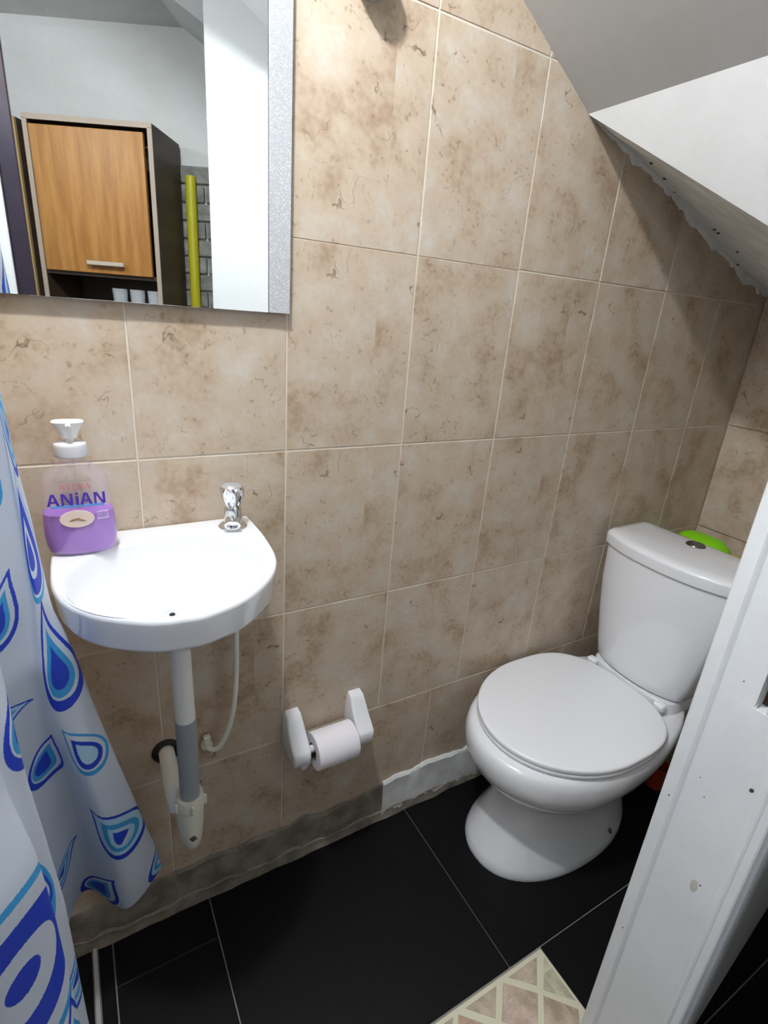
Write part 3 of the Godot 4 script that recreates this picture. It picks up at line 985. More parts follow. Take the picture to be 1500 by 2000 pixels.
func build_toilet() -> void:
	var t := thing("toilet", "white ceramic toilet with closed lid and curved tank", "toilet")
	var b := nb()
	var L := [[0.0, 0.703, 1.22, 0.150, 2.2, 0.5], [0.012, 0.701, 1.22, 0.152, 2.2, 0.5], [0.03, 0.708, 1.22, 0.147, 2.2, 0.5], [0.075, 0.738, 1.22, 0.126, 2.2, 0.45], [0.125, 0.764, 1.22, 0.112, 2.2, 0.42], [0.170, 0.776, 1.23, 0.109, 2.2, 0.40], [0.200, 0.772, 1.24, 0.117, 2.2, 0.38], [0.225, 0.750, 1.25, 0.137, 2.15, 0.38], [0.250, 0.716, 1.27, 0.164, 2.1, 0.38], [0.275, 0.690, 1.29, 0.186, 2.1, 0.40], [0.302, 0.672, 1.31, 0.200, 2.1, 0.41], [0.330, 0.6635, 1.33, 0.2065, 2.1, 0.42], [0.355, 0.6630, 1.34, 0.207, 2.1, 0.42], [0.372, 0.668, 1.345, 0.203, 2.1, 0.42], [0.382, 0.678, 1.34, 0.194, 2.1, 0.42], [0.384, 0.70, 1.32, 0.17, 2.1, 0.42]]
	var rings := []
	for q in L: rings.append(egg(q[1], q[2], q[3], q[0], 64, q[4], q[5]))
	loft(b, rings)
	var bowl := part("bowl", b, M.ceramic, t, "", 60)
	# shelf that the tank stands on
	b = nb()
	rings = []
	for q in [[0.25, 1.10, 1.34, 0.085], [0.33, 1.12, 1.355, 0.118], [0.380, 1.14, 1.365, 0.130], [0.386, 1.168, 1.365, 0.132], [0.412, 1.169, 1.365, 0.130], [0.417, 1.173, 1.36, 0.124]]:
		rings.append(egg(q[1], q[2], q[3], q[0], 48, 4.5, 0.5))
	loft(b, rings)
	part("tank_shelf", b, M.ceramic, t, "", 60)
	# screw hole in the foot
	b = nb()
	lathe(b, [[0.0005, 0.001], [0.007, 0.0012], [0.008, 0.0], [0.006, -0.004], [0.0005, -0.004]], 12, Transform3D(Basis(Vector3(1, 0, 0), 1.05), Vector3(1.055, 0.052, ZC + 0.137)), 0.6, 1.0)
	part("screw_hole", b, std(c8(96, 90, 84), 0.8), bowl)
	# seat and lid
	b = nb()
	loft(b, [lid_ring(0.3835, -0.012), lid_ring(0.385, -0.003), lid_ring(0.389, -0.0005), lid_ring(0.394, -0.0005), lid_ring(0.397, -0.003), lid_ring(0.398, -0.012)])
	part("seat_ring", b, M.seat, t, "", 50)
	b = nb()
	loft(b, [lid_ring(0.3975, -0.010), lid_ring(0.3985, -0.002), lid_ring(0.401, 0.0), lid_ring(0.4075, 0.0), lid_ring(0.4105, -0.002), lid_ring(0.4122, -0.007), lid_ring(0.4130, -0.03), lid_ring(0.4150, -0.10), lid_ring(0.4155, -0.19)])
	part("lid", b, M.seat, t, "", 50)
	for s in [-1, 1]:
		b = nb(); cbox(b, Vector3(1.166, 0.4085, ZC + s * 0.108), Vector3(0.022, 0.020, 0.030), 0.004)
		part("hinge", b, M.seat, t)
	# tank: bowed front, straight back
	b = nb()
	rings = []
	for q in [[0.418, 0.126, 1.175, 0.030], [0.424, 0.134, 1.168, 0.034], [0.46, 0.142, 1.163, 0.038], [0.56, 0.160, 1.158, 0.040], [0.66, 0.174, 1.157, 0.040], [0.757, 0.182, 1.160, 0.040]]:
		rings.append(tank_ring(q[1], q[2], 1.362, q[3], q[0]))
	loft(b, rings)
	part("tank", b, M.ceramic, t, "", 50)
	b = nb()
	rings = []
	for q in [[0.759, 0.180, 1.160, 0.040], [0.761, 0.186, 1.153, 0.041], [0.785, 0.188, 1.151, 0.041], [0.792, 0.186, 1.154, 0.041], [0.798, 0.180, 1.162, 0.040], [0.801, 0.160, 1.180, 0.036], [0.804, 0.10, 1.22, 0.02]]:
		rings.append(tank_ring(q[1], q[2], 1.372 - (0.0 if q[0] < 0.79 else (0.372 - 0.366) + (0.182 - q[1]) * 0.7), q[3], q[0]))
	loft(b, rings)
	var tl := part("tank_lid", b, M.ceramic, t, "", 50)
	b = nb()
	lathe(b, [[0.001, 0.0065], [0.012, 0.0065], [0.0125, 0.005], [0.013, 0.0065], [0.022, 0.006], [0.0245, 0.003], [0.0245, -0.004], [0.001, -0.004]], 32, Transform3D(Basis(), Vector3(1.318, 0.8015, ZC)))
	part("flush_button", b, std(c8(120, 122, 126), 0.18, 1.0), tl, "chrome flush button")

func tank_ring(hz: float, xf: float, xb: float, bow: float, y: float) -> PackedVector3Array:
	# plan: front bows out towards -x, corners rounded
	var P := []
	var n := 18
	for k in n + 1:
		var s := lerpf(-1.0, 1.0, float(k) / n)
		var x := xf + bow * pow(absf(s), 2.4)
		P.append(Vector2(x, s * (hz - 0.010)))
	P.append(Vector2(xf + bow + 0.010, hz - 0.002))
	P.append(Vector2(xf + bow + 0.025, hz))
	P.append(Vector2(lerpf(xf + bow, xb, 0.6), hz))
	P.append(Vector2(xb - 0.015, hz))
	P.append(Vector2(xb - 0.004, hz - 0.004))
	P.append(Vector2(xb, hz - 0.015))
	P.append(Vector2(xb, 0.0))
	P.append(Vector2(xb, -hz + 0.015))
	P.append(Vector2(xb - 0.004, -hz + 0.004))
	P.append(Vector2(xb - 0.015, -hz))
	P.append(Vector2(lerpf(xf + bow, xb, 0.6), -hz))
	P.append(Vector2(xf + bow + 0.025, -hz))
	P.append(Vector2(xf + bow + 0.010, -hz + 0.002))
	var o := PackedVector3Array()
	for p in P: o.append(Vector3(p.x, y, ZC + p.y))
	return o

# ---- paper holder and roll
func build_paper_holder() -> void:
	var t := thing("paper_holder", "white ceramic toilet paper holder fixed to the tiled wall", "paper holder")
	for s in 2:
		var x0 := 0.248 if s == 0 else 0.406
		var b := nb()
		var rings := []
		# side view: flat against the wall above, swelling into an arm below
		for q in [[0.470, 0.004, 0.012, 0.030], [0.466, 0.000, 0.024, 0.034], [0.452, -0.001, 0.032, 0.038], [0.430, -0.002, 0.048, 0.041], [0.416, -0.002, 0.062, 0.042], [0.405, -0.002, 0.074, 0.042], [0.400, -0.002, 0.078, 0.042], [0.388, -0.002, 0.079, 0.041], [0.374, -0.001, 0.077, 0.040], [0.365, 0.002, 0.070, 0.036], [0.362, 0.008, 0.060, 0.028]]:
			var w: float = q[3]; var d: float = q[2]; var r := 0.006
			var cx: float = x0 + 0.021
			var h := w * 0.5
			var ring := PackedVector3Array()
			for pt in [Vector2(-h, 0.0), Vector2(-h, d - r), Vector2(-h + r * 0.3, d - r * 0.3), Vector2(-h + r, d), Vector2(h - r, d), Vector2(h - r * 0.3, d - r * 0.3), Vector2(h, d - r), Vector2(h, 0.0)]:
				ring.append(Vector3(cx + pt.x, q[0], maxf(pt.y, 0.0)))
			rings.append(ring)
		loft(b, rings)
		part("bracket", b, M.ceramic, t, "", 45)
	var b2 := nb(); tube(b2, [Vector3(0.288, 0.394, 0.058), Vector3(0.412, 0.394, 0.058)], 0.0085, 16)
	part("spindle", b2, M.pvc, t)
	# roll: hollow lathe along x
	var roll := thing("toilet_roll", "white toilet paper roll hanging on the ceramic holder", "toilet roll", Vector3(0.3505, 0.3845, 0.058))
	b2 = nb()
	var xf := Transform3D(Basis(Vector3(0, 0, 1), -PI / 2), Vector3.ZERO)
	var rr := []
	for q in [[0.0195, -0.050], [0.041, -0.050], [0.0425, -0.0485], [0.0430, 0.0], [0.0425, 0.0485], [0.041, 0.050], [0.0195, 0.050], [0.0195, -0.050]]:
		var ring := PackedVector3Array()
		for j in 40:
			var a := TAU * j / 40.0
			ring.append(xf * Vector3(cos(a) * q[0], q[1], sin(a) * q[0]))
		rr.append(ring)
	loft(b2, rr, false, false)
	part("paper", b2, M.paper, roll, "", 40)
	b2 = nb()
	rr = []
	for q in [[0.0180, -0.0502], [0.0195, -0.0502], [0.0195, 0.0502], [0.0180, 0.0502], [0.0180, -0.0502]]:
		var ring := PackedVector3Array()
		for j in 32:
			var a := TAU * j / 32.0
			ring.append(xf * Vector3(cos(a) * q[0], q[1], sin(a) * q[0]))
		rr.append(ring)
	loft(b2, rr, false, false)
	part("cardboard_core", b2, std(c8(122, 108, 92), 0.9), roll)
	# loose end hanging behind the roll, with a torn corner
	b2 = nb()
	var V := PackedVector3Array(); var F := PackedInt32Array()
	for i in 9:
		var v := i / 8.0
		for k in 9:
			var u := k / 8.0
			var x := lerpf(-0.058, 0.030, u)
			var drop := 0.088 - 0.050 * u * u + 0.004 * sin(u * 17.0)
			V.append(Vector3(x, -0.006 - drop * v, -0.0425 - 0.004 * v + 0.003 * sin(u * 6.0 + v * 2.0)))
	for i in 8:
		for k in 8:
			var a := i * 9 + k
			F.append_array(PackedInt32Array([a, a + 1, a + 10, a, a + 10, a + 9]))
	add_part(b2, V, F, false)
	part("loose_end", b2, M.paper, roll)

# ---- soap bottle
func soap_ring(hx: float, hz: float, y: float, e := 2.6, n := 40) -> PackedVector3Array:
	var o := PackedVector3Array()
	for j in n:
		var a := TAU * j / n
		var c := cos(a); var s := sin(a)
		o.append(Vector3(signf(c) * pow(absf(c), 2.0 / e) * hx, y, signf(s) * pow(absf(s), 2.0 / e) * hz))
	return o

func text_part(s: String, size: float, at: Vector3, m: Material, parent: Node3D, called: String, serif := false, bold := 400) -> void:
	var f := SystemFont.new()
	f.font_names = PackedStringArray(["Droid Serif" if serif else "Droid Sans"])
	f.font_weight = bold
	var tm := TextMesh.new()
	tm.text = s; tm.font = f
	tm.font_size = 64
	tm.pixel_size = size / 64.0
	tm.depth = 0.0004
	tm.curve_step = 1.0
	var mi := MeshInstance3D.new()
	mi.name = called; mi.mesh = tm; mi.material_override = m
	parent.add_child(mi, true)
	mi.position = at

func build_soap() -> void:
	var t := thing("soap_bottle", "clear pump bottle half full of purple liquid soap on the basin", "soap bottle", Vector3(-0.0905, 0.9502, 0.058), -0.04)
	var shape := [[0.0400, 0.0225, 0.0005], [0.0440, 0.0265, 0.003], [0.0475, 0.0290, 0.012], [0.0490, 0.0300, 0.030], [0.0485, 0.0295, 0.050], [0.0465, 0.0280, 0.070], [0.0445, 0.0265, 0.088], [0.0430, 0.0250, 0.104], [0.0405, 0.0230, 0.116], [0.0340, 0.0200, 0.126], [0.0240, 0.0165, 0.133], [0.0165, 0.0145, 0.138], [0.0145, 0.0140, 0.144], [0.0145, 0.0140, 0.150]]
	var glass := std(Color(0.93, 0.92, 0.96, 0.09), 0.05)
	glass.transparency = BaseMaterial3D.TRANSPARENCY_ALPHA
	var b := nb()
	var rings := []
	for q in shape: rings.append(soap_ring(q[0], q[1], q[2], 2.5 if q[2] < 0.12 else 2.0))
	loft(b, rings)
	var shell := part("shell", b, glass, t, "clear plastic shell", 60)
	b = nb(); rings = []
	for q in shape:
		if q[2] <= 0.062: rings.append(soap_ring(q[0] - 0.0016, q[1] - 0.0016, q[2] + 0.0012, 2.5))
	rings.append(soap_ring(0.0455, 0.0270, 0.0635, 2.5))
	loft(b, rings)
	var liq := std(Color(0.66, 0.42, 0.86, 0.78), 0.2)
	liq.transparency = BaseMaterial3D.TRANSPARENCY_ALPHA
	part("liquid", b, liq, t, "purple liquid soap", 50)
	# pump
	b = nb()
	lathe(b, [[0.001, 0.146], [0.0205, 0.146], [0.0215, 0.148], [0.0215, 0.161], [0.0200, 0.164], [0.0120, 0.166], [0.001, 0.166]], 28)
	part("collar", b, std(c8(208, 208, 212), 0.35), t, "translucent white collar")
	b = nb()
	lathe(b, [[0.001, 0.164], [0.0055, 0.164], [0.0055, 0.180], [0.001, 0.180]], 14)
	rings = []
	for q in [[0.0095, 0.008, 0.172], [0.0115, 0.009, 0.178], [0.0155, 0.011, 0.186], [0.0195, 0.013, 0.1925], [0.0200, 0.0135, 0.1945], [0.0190, 0.0125, 0.1955]]:
		rings.append(soap_ring(q[0], q[1], q[2], 3.0, 32))
	loft(b, rings)
	# nozzle towards the room
	tube(b, [Vector3(0.0, 0.1915, 0.004), Vector3(0.001, 0.1915, 0.018), Vector3(0.001, 0.190, 0.022)], [0.0040, 0.0034, 0.0030], 12)
	part("pump_head", b, std(c8(244, 244, 244), 0.3), t, "white pump head", 45)
	b = nb(); tube(b, [Vector3(0, 0.150, 0), Vector3(0.004, 0.012, 0.004)], 0.0022, 8)
	part("dip_tube", b, glass, t)
	# printed label, following the front of the bottle
	var pz := 0.0302
	text_part("ANiAN", 0.0235, Vector3(0.001, 0.0895, pz - 0.0005), std(c8(70, 40, 160), 0.5), shell, "lettering", false, 700)
	text_part("AVENA", 0.0115, Vector3(0.000, 0.1075, pz - 0.0030), std(c8(196, 116, 112), 0.5), shell, "lettering", true)
	text_part("Crema de Jabón", 0.0062, Vector3(-0.001, 0.1160, pz - 0.0048), std(c8(150, 150, 140), 0.5), shell, "lettering")
	b = nb()
	cbox(b, Vector3(0.001, 0.0795, pz - 0.0012), Vector3(0.066, 0.0040, 0.0008), 0.0002)
	part("label_band", b, std(c8(96, 150, 214), 0.5), shell, "blue printed band")
	b = nb()
	lathe(b, [[0.001, 0.0005], [0.0215, 0.0005], [0.0220, 0.0], [0.001, 0.0]], 28, Transform3D(Basis(Vector3(1, 0, 0), PI / 2), Vector3(-0.002, 0.0600, pz)), 1.0, 0.60)
	var pic := part("label_picture", b, std(c8(222, 202, 190), 0.55), shell, "oval picture of oat grains")
	for q in [[-0.005, 0.0595, 0.25], [0.002, 0.0585, -0.30]]:
		b = nb()
		lathe(b, [[0.0003, -0.0075], [0.0012, -0.003], [0.0012, 0.003], [0.0003, 0.0075]], 8, Transform3D(Basis(Vector3(0, 0, 1), PI / 2 + q[2]), Vector3(q[0], q[1], pz + 0.0009)), 1.0, 0.4)
		part("oat_grain", b, std(c8(150, 112, 84), 0.7), pic)
	b = nb()
	for q in [[0.0, 0.0055, 0.0165, 0.0010], [0.0, -0.0055, 0.0165, 0.0010]]:
		cbox(b, Vector3(0.0310, 0.0625 + q[1], pz - 0.0030), Vector3(0.0150, 0.0012, 0.0006), 0.0002, Basis(Vector3.UP, 0.25))
	cbox(b, Vector3(0.0245, 0.0625, pz - 0.0016), Vector3(0.0010, 0.0120, 0.0006), 0.0002)
	cbox(b, Vector3(0.0375, 0.0625, pz - 0.0045), Vector3(0.0010, 0.0120, 0.0006), 0.0002)
	for k in 5: cbox(b, Vector3(0.0270 + k * 0.0021, 0.0625, pz - 0.0022 - k * 0.0004), Vector3(0.0007, 0.0075, 0.0005), 0.0001)
	part("label_box", b, std(c8(212, 196, 228), 0.5), shell)

# ---- shower curtain
func cv(tab: Array, y: float) -> Vector2:
	# table of [x, y, z], falling y
	if y >= tab[0][1]: return Vector2(tab[0][0], tab[0][2])
	for i in tab.size() - 1:
		if y <= tab[i][1] and y >= tab[i + 1][1]:
			var f: float = (tab[i][1] - y) / maxf(tab[i][1] - tab[i + 1][1], 0.0001)
			return Vector2(lerpf(tab[i][0], tab[i + 1][0], f), lerpf(tab[i][2], tab[i + 1][2], f))
	return Vector2(tab[-1][0], tab[-1][2])

func curtain_plan(y: float) -> Array:
	var E1 := [[-0.180, 2.02, 0.235], [-0.150, 1.35, 0.222], [-0.145, 1.211, 0.22], [-0.142, 1.129, 0.22], [-0.138, 1.075, 0.22], [-0.134, 0.99, 0.22], [-0.132, 0.94, 0.22], [-0.120, 0.885, 0.215], [-0.113, 0.835, 0.205], [-0.105, 0.765, 0.19], [-0.093, 0.686, 0.175], [-0.083, 0.611, 0.16], [-0.065, 0.468, 0.12], [-0.041, 0.308, 0.085], [-0.034, 0.22, 0.062]]
	var E2 := [[-0.185, 2.02, 0.26], [-0.150, 1.2, 0.255], [-0.155, 0.982, 0.25], [-0.162, 0.923, 0.25], [-0.166, 0.876, 0.25], [-0.169, 0.775, 0.22], [-0.165, 0.728, 0.2], [-0.157, 0.621, 0.16], [-0.152, 0.509, 0.12], [-0.152, 0.374, 0.085], [-0.158, 0.219, 0.045]]
	var E3 := [[-0.190, 2.02, 0.36], [-0.165, 1.1, 0.41], [-0.161, 0.93, 0.42], [-0.161, 0.859, 0.41], [-0.158, 0.77, 0.40], [-0.155, 0.65, 0.39], [-0.157, 0.50, 0.38], [-0.153, 0.22, 0.375]]
	var E4 := [[-0.195, 2.02, 0.40], [-0.172, 1.1, 0.47], [-0.166, 0.91, 0.47], [-0.157, 0.83, 0.47], [-0.154, 0.72, 0.46], [-0.150, 0.22, 0.45]]
	var a := cv(E1, y); var b := cv(E2, y); var c := cv(E3, y); var d := cv(E4, y)
	var low := clampf((0.9 - y) / 0.65, 0.0, 1.0)
	var mid := a.lerp(b, 0.55) + Vector2(0.002, lerpf(0.014, 0.062, low))
	var P := []
	P.append(a + Vector2(-0.040, -0.035 + 0.015 * low))
	P.append(a + Vector2(-0.008, -0.030 + 0.012 * low))
	P.append(a)
	P.append(mid)
	P.append(b)
	P.append(b + Vector2(-0.028, 0.03))
	P.append(b.lerp(c, 0.45) + Vector2(-0.055, 0.0))
	P.append(b.lerp(c, 0.80) + Vector2(-0.030, 0.0))
	P.append(c)
	P.append(c.lerp(d, 0.45) + Vector2(-0.013, 0.004))
	P.append(d)
	P.append(d + Vector2(-0.012, 0.035))
	P.append(d + Vector2(-0.040, 0.065))
	P.append(d + Vector2(-0.080, 0.075))
	return P

func build_curtain() -> void:
	var t := thing("shower_curtain", "white shower curtain printed with blue drops", "curtain")
	var V := PackedVector3Array(); var F := PackedInt32Array(); var UV := PackedVector2Array()
	var rows := 90
	var sub := 7
	var n := noise(3.0, 131, 3)
	var cols := 0
	# cloth coordinate: arc length at mid height, the same for every row
	var arc := PackedFloat32Array()
	for i in rows + 1:
		var y := lerpf(2.0, 0.222, float(i) / rows)
		var P := curtain_plan(y)
		var pts := []
		for k in P.size() - 1:
			var p0: Vector2 = P[max(k - 1, 0)]; var p3: Vector2 = P[min(k + 2, P.size() - 1)]
			for s in sub: pts.append((P[k] as Vector2).cubic_interpolate(P[k + 1], p0, p3, float(s) / sub))
		pts.append(P[-1])
		cols = pts.size()
		if i == 0:
			var q := []
			var Pm := curtain_plan(0.55)
			for k in Pm.size() - 1:
				for s in sub: q.append((Pm[k] as Vector2).cubic_interpolate(Pm[k + 1], Pm[max(k - 1, 0)], Pm[min(k + 2, Pm.size() - 1)], float(s) / sub))
			q.append(Pm[-1])
			arc.resize(cols)
			var acc := 0.0
			for k in cols:
				if k > 0: acc += (q[k] as Vector2).distance_to(q[k - 1])
				arc[k] = acc
		for k in cols:
			var p: Vector2 = pts[k]
			var wob := n.get_noise_2d(arc[k] * 1.2, y * 0.5) * 0.004
			V.append(Vector3(p.x + wob, y, p.y + wob * 0.3))
			UV.append(Vector2(arc[k] / CW, (2.0 - y) / CH))
	for i in rows:
		for k in cols - 1:
			var a := i * cols + k
			F.append_array(PackedInt32Array([a, a + 1, a + cols + 1, a, a + cols + 1, a + cols]))
	var b := nb()
	add_part(b, V, F, false, UV)
	var m := std(Color.WHITE, 0.6)
	m.albedo_texture = curtain_texture(curtain_drops(V, UV))
	m.backlight_enabled = true; m.backlight = Color(0.22, 0.24, 0.28)
	m.cull_mode = BaseMaterial3D.CULL_DISABLED
	part("cloth", b, m, t, "", 80)
	# rings and rod
	var rod := thing("curtain_rod", "white rod carrying the printed shower curtain", "rod")
	var rb := nb(); tube(rb, [Vector3(-0.20, 2.035, 0.0), Vector3(-0.20, 2.035, 0.560)], 0.011, 14)
	part("rod", rb, M.pvc, rod)
	rb = nb(); lathe(rb, [[0.001, 0.0], [0.024, 0.0], [0.022, 0.010], [0.001, 0.010]], 18, Transform3D(Basis(Vector3(1, 0, 0), PI / 2), Vector3(-0.20, 2.035, 0.0)))
	part("wall_flange", rb, M.pvc, rod)
	for k in 5:
		rb = nb()
		var pp := []
		for j in 17:
			var a := TAU * j / 16.0
			pp.append(Vector3(-0.198 + cos(a) * 0.021, 2.026 + sin(a) * 0.024, 0.24 + k * 0.060))
		tube(rb, pp, 0.0022, 8)
		part("curtain_ring", rb, M.pvc, rod)

func curtain_drops(V: PackedVector3Array, UV: PackedVector2Array) -> Array:
	# cloth positions (metres across, metres down), size, turn, bend, colouring
	return [
		[0.115, 1.54, 0.086, 2.3, 0.6, 0], [0.112, 1.30, 0.064, 2.2, 0.5, 1], [0.112, 1.12, 0.088, 2.0, 0.6, 2], [0.118, 0.95, 0.082, 1.9, 0.5, 3], [0.100, 0.82, 0.070, 2.4, 0.4, 0], [0.085, 0.67, 0.070, 2.0, 0.5, 2],
		[0.210, 1.02, 0.050, 1.5, 0.4, 2], [0.190, 1.30, 0.058, 1.4, 0.4, 2], [0.225, 1.16, 0.050, 0.3, 0.5, 0], [0.222, 1.60, 0.052, 1.0, 0.4, 0], [0.048, 1.72, 0.072, 1.6, 0.4, 0], [0.158, 1.73, 0.060, 1.5, 0.5, 2],
		[0.215, 0.86, 0.055, 1.7, 0.4, 1], [0.320, 1.10, 0.070, 1.5, 0.4, 2], [0.330, 1.40, 0.060, 2.0, 0.4, 0], [0.400, 1.24, 0.060, 1.9, 0.4, 1], [0.450, 1.05, 0.066, 1.7, 0.5, 2], [0.585, 1.235, 0.130, 1.5, 0.4, 4],
		[0.555, 1.46, 0.075, 1.8, 0.4, 2], [0.497, 1.27, 0.040, 1.6, 0.4, 2], [0.465, 1.46, 0.060, 1.3, 0.5, 0], [0.560, 0.96, 0.075, 1.9, 0.5, 0], [0.360, 0.84, 0.07, 1.6, 0.4, 0], [0.490, 0.82, 0.07, 2.0, 0.4, 3], [0.390, 1.62, 0.07, 1.8, 0.5, 2], [0.560, 1.66, 0.08, 1.6, 0.4, 0]]

# ---- hall behind the camera, seen in the mirror
func build_hall() -> void:
	var U := Vector3(0.8566, 0, -0.516)
	var Vd := Vector3(0.516, 0, 0.8566)
	var turn := atan2(0.516, 0.8566)
	var R := Basis(Vector3.UP, turn)
	# local frame: x along the wall, z away from the bathroom
	var org := Vector3(0.445, 0, 1.90)
	var w := setting("wall_hall", "white wall of the hall behind the kitchen cabinet")
	var b := nb(); cbox(b, org + U * 0.0 + Vd * 0.06 + Vector3(0, 1.17, 0), Vector3(3.6, 2.34, 0.1), 0.001, R)
	part("panel", b, M.paint, w)
	# grey blocks low on that wall
	var bm := std(Color.WHITE, 0.9)
	bm.albedo_texture = cloud_texture(151, c8(112, 112, 108), c8(160, 160, 154), 0.02, 0.7, 1, 1, 256)
	bm.uv1_triplanar = true; bm.uv1_world_triplanar = true; bm.uv1_scale = Vector3(3, 3, 3)
	for r in 14:
		for k in 4:
			var x := -0.13 + 0.23 * k + (0.115 if r % 2 else 0.0)
			var y := 1.82 - r * 0.072
			b = nb(); cbox(b, org + U * x + Vector3(0, y, 0) + Vd * 0.004, Vector3(0.222, 0.064, 0.03), 0.003, R)
			part("block", b, bm, w)
	# cabinet
	var cab := thing("wall_cabinet", "brown kitchen cabinet with one orange wood door reflected in the mirror", "cabinet", Vector3(0.291, 1.24, 1.655), turn)
	var brown := std(Color.WHITE, 0.5)
	brown.albedo_texture = cloud_texture(161, c8(58, 44, 36), c8(84, 66, 54), 0.01, 0.6, 0.3, 3.0, 256)
	brown.uv1_triplanar = true; brown.uv1_world_triplanar = true
	var edge := std(c8(176, 160, 146), 0.5)
	var wood := std(Color.WHITE, 0.38)
	wood.albedo_texture = cloud_texture(163, c8(160, 108, 48), c8(186, 132, 68), 0.012, 0.7, 3.0, 0.25, 512)
	wood.uv1_triplanar = true; wood.uv1_scale = Vector3(1.4, 1.4, 1.4)
	# local: x = along U (0 at right front edge, negative to the left), z = depth
	b = nb(); cbox(b, Vector3(-0.002, 0.33, 0.135), Vector3(0.018, 0.68, 0.27), 0.001)
	part("side_panel", b, brown, cab)
	b = nb(); cbox(b, Vector3(-0.478, 0.33, 0.135), Vector3(0.018, 0.68, 0.27), 0.001)
	part("side_panel", b, brown, cab)
	b = nb(); cbox(b, Vector3(-0.24, 0.676, 0.135), Vector3(0.494, 0.018, 0.27), 0.001)
	part("top_panel", b, brown, cab)
	b = nb(); cbox(b, Vector3(-0.24, 0.14, 0.135), Vector3(0.46, 0.016, 0.262), 0.001)
	part("shelf", b, brown, cab)
	b = nb(); cbox(b, Vector3(-0.24, -0.005, 0.135), Vector3(0.46, 0.016, 0.262), 0.001)
	part("bottom_panel", b, brown, cab)
	b = nb(); cbox(b, Vector3(-0.24, 0.33, 0.264), Vector3(0.46, 0.66, 0.008), 0.001)
	part("back_panel", b, brown, cab)
	b = nb()
	cbox(b, Vector3(-0.002, 0.33, -0.002), Vector3(0.0185, 0.68, 0.004), 0.0005)
	cbox(b, Vector3(-0.478, 0.33, -0.002), Vector3(0.0185, 0.68, 0.004), 0.0005)
	cbox(b, Vector3(-0.24, 0.676, -0.002), Vector3(0.494, 0.019, 0.004), 0.0005)
	part("edge_band", b, edge, cab, "pale edge banding")
	b = nb(); cbox(b, Vector3(-0.243, 0.398, -0.004), Vector3(0.436, 0.505, 0.016), 0.0015)
	var dr := part("door", b, wood, cab, "orange wood door")
	b = nb(); cbox(b, Vector3(-0.205, 0.182, -0.032), Vector3(0.150, 0.016, 0.010), 0.002)
	for s in [-0.055, 0.055]: cbox(b, Vector3(-0.205 + s, 0.182, -0.020), Vector3(0.010, 0.012, 0.020), 0.001)
	part("handle", b, std(c8(214, 200, 186), 0.3, 0.3), dr, "pale bar handle")
	# second cabinet, of which only the near edge shows
	var cab2 := thing("wall_cabinet", "narrow brown cabinet edge beside the orange door cabinet", "cabinet", Vector3(0.291, 1.24, 1.655) + U * -0.50, turn)
	b = nb(); cbox(b, Vector3(-0.16, 0.33, 0.135), Vector3(0.30, 0.68, 0.27), 0.001)
	part("body", b, brown, cab2)
	b = nb(); cbox(b, Vector3(-0.02, 0.33, -0.006), Vector3(0.018, 0.68, 0.012), 0.001)
	part("edge_band", b, std(c8(170, 146, 92), 0.5), cab2, "tan edge banding")
	# glasses in the open shelf
	var gm := std(Color(0.95, 0.97, 1.0, 0.25), 0.05)
	gm.transparency = BaseMaterial3D.TRANSPARENCY_ALPHA
	for k in 3:
		var at := Vector3(0.291, 1.24, 1.655) + U * (-0.05 - 0.075 * k) + Vd * 0.06 + Vector3(0, 0.003, 0)
		var gl := thing("drinking_glass", "clear drinking glass in the open shelf of the cabinet", "glass", at, 0.0, "glasses in the open shelf of the cabinet")
		b = nb()
		lathe(b, [[0.001, 0.0], [0.026, 0.0], [0.031, 0.09], [0.029, 0.09], [0.025, 0.006], [0.001, 0.006]], 18)
		part("cup", b, gm, gl)
	# yellow pole in front of the grey blocks
	var yp := thing("pole", "yellow round pole standing beside the brown cabinet", "pole", org + U * 0.047 + Vd * -0.030)
	b = nb(); lathe(b, [[0.001, 0.0], [0.0225, 0.0], [0.0225, 1.805], [0.020, 1.81], [0.001, 1.81]], 18)
	part("pole", b, std(c8(196, 190, 36), 0.45), yp)
	b = nb(); lathe(b, [[0.001, 0.0], [0.028, 0.0], [0.026, 0.03], [0.001, 0.03]], 18)
	part("foot_cap", b, M.dark, yp)
	# white lower flight of stairs across the ceiling
	var st := setting("ceiling", "white sloping stair side under the hall ceiling")
	b = nb()
	var e0 := Vector3(0.352, 0, 1.70)
	var Sx := Basis(Vd, Vector3.UP, Vd.cross(Vector3.UP))
	var side := U
	var rr := []
	for q in [-0.12, 0.75]:
		var c: Vector3 = e0 + Vd * q
		rr.append(PackedVector3Array([c + Vector3(0, 2.338, 0), c + side * 1.1 + Vector3(0, 1.70, 0), c + side * 1.1 + Vector3(0, 2.338, 0)]))
	loft(b, rr)
	part("slope_panel", b, M.paint, st)
	# door leaf standing open behind the camera
	var dl := setting("door_1", "white door leaf standing open in the hall")
	var A := Vector3(0.405, 0, 1.19)
	var H := Vector3(0.735, 0, 0.830)
	var dx := (H - A).normalized()
	var Rd := Basis(dx, Vector3.UP, dx.cross(Vector3.UP))
	var ln := (H - A).length()
	b = nb(); cbox(b, A + dx * ln * 0.5 + Vector3(0, 1.165, 0), Vector3(ln, 2.29, 0.035), 0.003, Rd)
	part("leaf", b, M.gloss_paint, dl)
	b = nb(); cbox(b, A + Vector3(0, 1.30, 0) - dx * 0.0005, Vector3(0.003, 0.05, 0.012), 0.0006, Rd)
	part("latch", b, M.dark, dl)
	b = nb(); cbox(b, A + Vector3(0, 1.86, 0) - dx * 0.004, Vector3(0.010, 0.012, 0.016), 0.001, Rd)
	part("latch_stub", b, M.pvc_grey, dl)
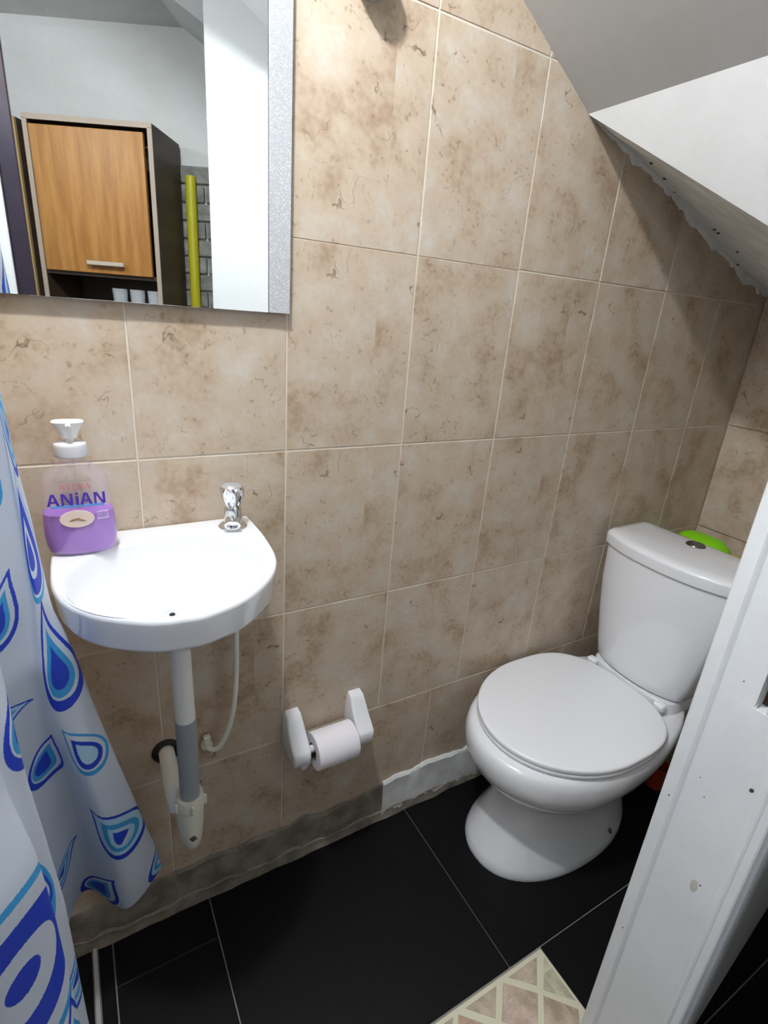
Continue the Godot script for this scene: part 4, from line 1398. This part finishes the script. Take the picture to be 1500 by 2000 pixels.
	# dark glossy door frame post and white jamb at the left
	var post := setting("trim_2", "dark purple glossy post at the hall side of the bathroom door")
	b = nb(); cbox(b, Vector3(-0.162, 1.165, 1.22), Vector3(0.046, 2.33, 0.05), 0.004)
	part("post", b, std(c8(44, 34, 48), 0.15), post)
	b = nb(); cbox(b, Vector3(-0.222, 1.165, 1.20), Vector3(0.07, 2.33, 0.05), 0.004)
	part("jamb", b, M.gloss_paint, post)

# ---- small things
func build_small() -> void:
	# round wall fitting over the mirror's side, cut by the frame
	var k := thing("shower_fitting", "small grey rounded fitting on the tiled wall above the mirror", "fitting", Vector3(0.372, 1.785, 0.0))
	var b := nb()
	lathe(b, [[0.001, 0.0], [0.030, 0.0], [0.031, 0.006], [0.030, 0.030], [0.026, 0.040], [0.016, 0.046], [0.001, 0.048]], 24, Transform3D(Basis(Vector3(1, 0, 0), PI / 2), Vector3.ZERO))
	part("cap", b, std(c8(186, 188, 188), 0.45), k)
	var g := thing("cleaning_bottle", "lime green rounded plastic bottle lying behind the toilet tank", "bottle", Vector3(1.56, 0.660, 0.125))
	b = nb()
	lathe(b, [[0.001, -0.075], [0.035, -0.075], [0.046, -0.055], [0.049, 0.0], [0.046, 0.04], [0.030, 0.066], [0.016, 0.074], [0.001, 0.074]], 26, Transform3D(Basis(Vector3(1, 0, 0), PI / 2), Vector3(0, 0.0495, 0)))
	part("body", b, std(c8(132, 206, 22), 0.3), g, "", 60)
	b = nb()
	lathe(b, [[0.001, 0.072], [0.018, 0.072], [0.020, 0.080], [0.020, 0.104], [0.018, 0.108], [0.001, 0.108]], 20, Transform3D(Basis(Vector3(1, 0, 0), PI / 2), Vector3(0, 0.0495, 0)))
	part("cap", b, std(c8(196, 196, 34), 0.35), g, "yellow cap")
	# something orange beside the toilet's foot
	var o := thing("plastic_cup", "small orange-red plastic cup on the floor behind the toilet", "cup", Vector3(1.37, 0.0, 0.285))
	b = nb()
	lathe(b, [[0.001, 0.0], [0.026, 0.0], [0.031, 0.075], [0.033, 0.078], [0.029, 0.078], [0.024, 0.006], [0.001, 0.006]], 24)
	part("cup", b, std(c8(170, 66, 34), 0.45), o)
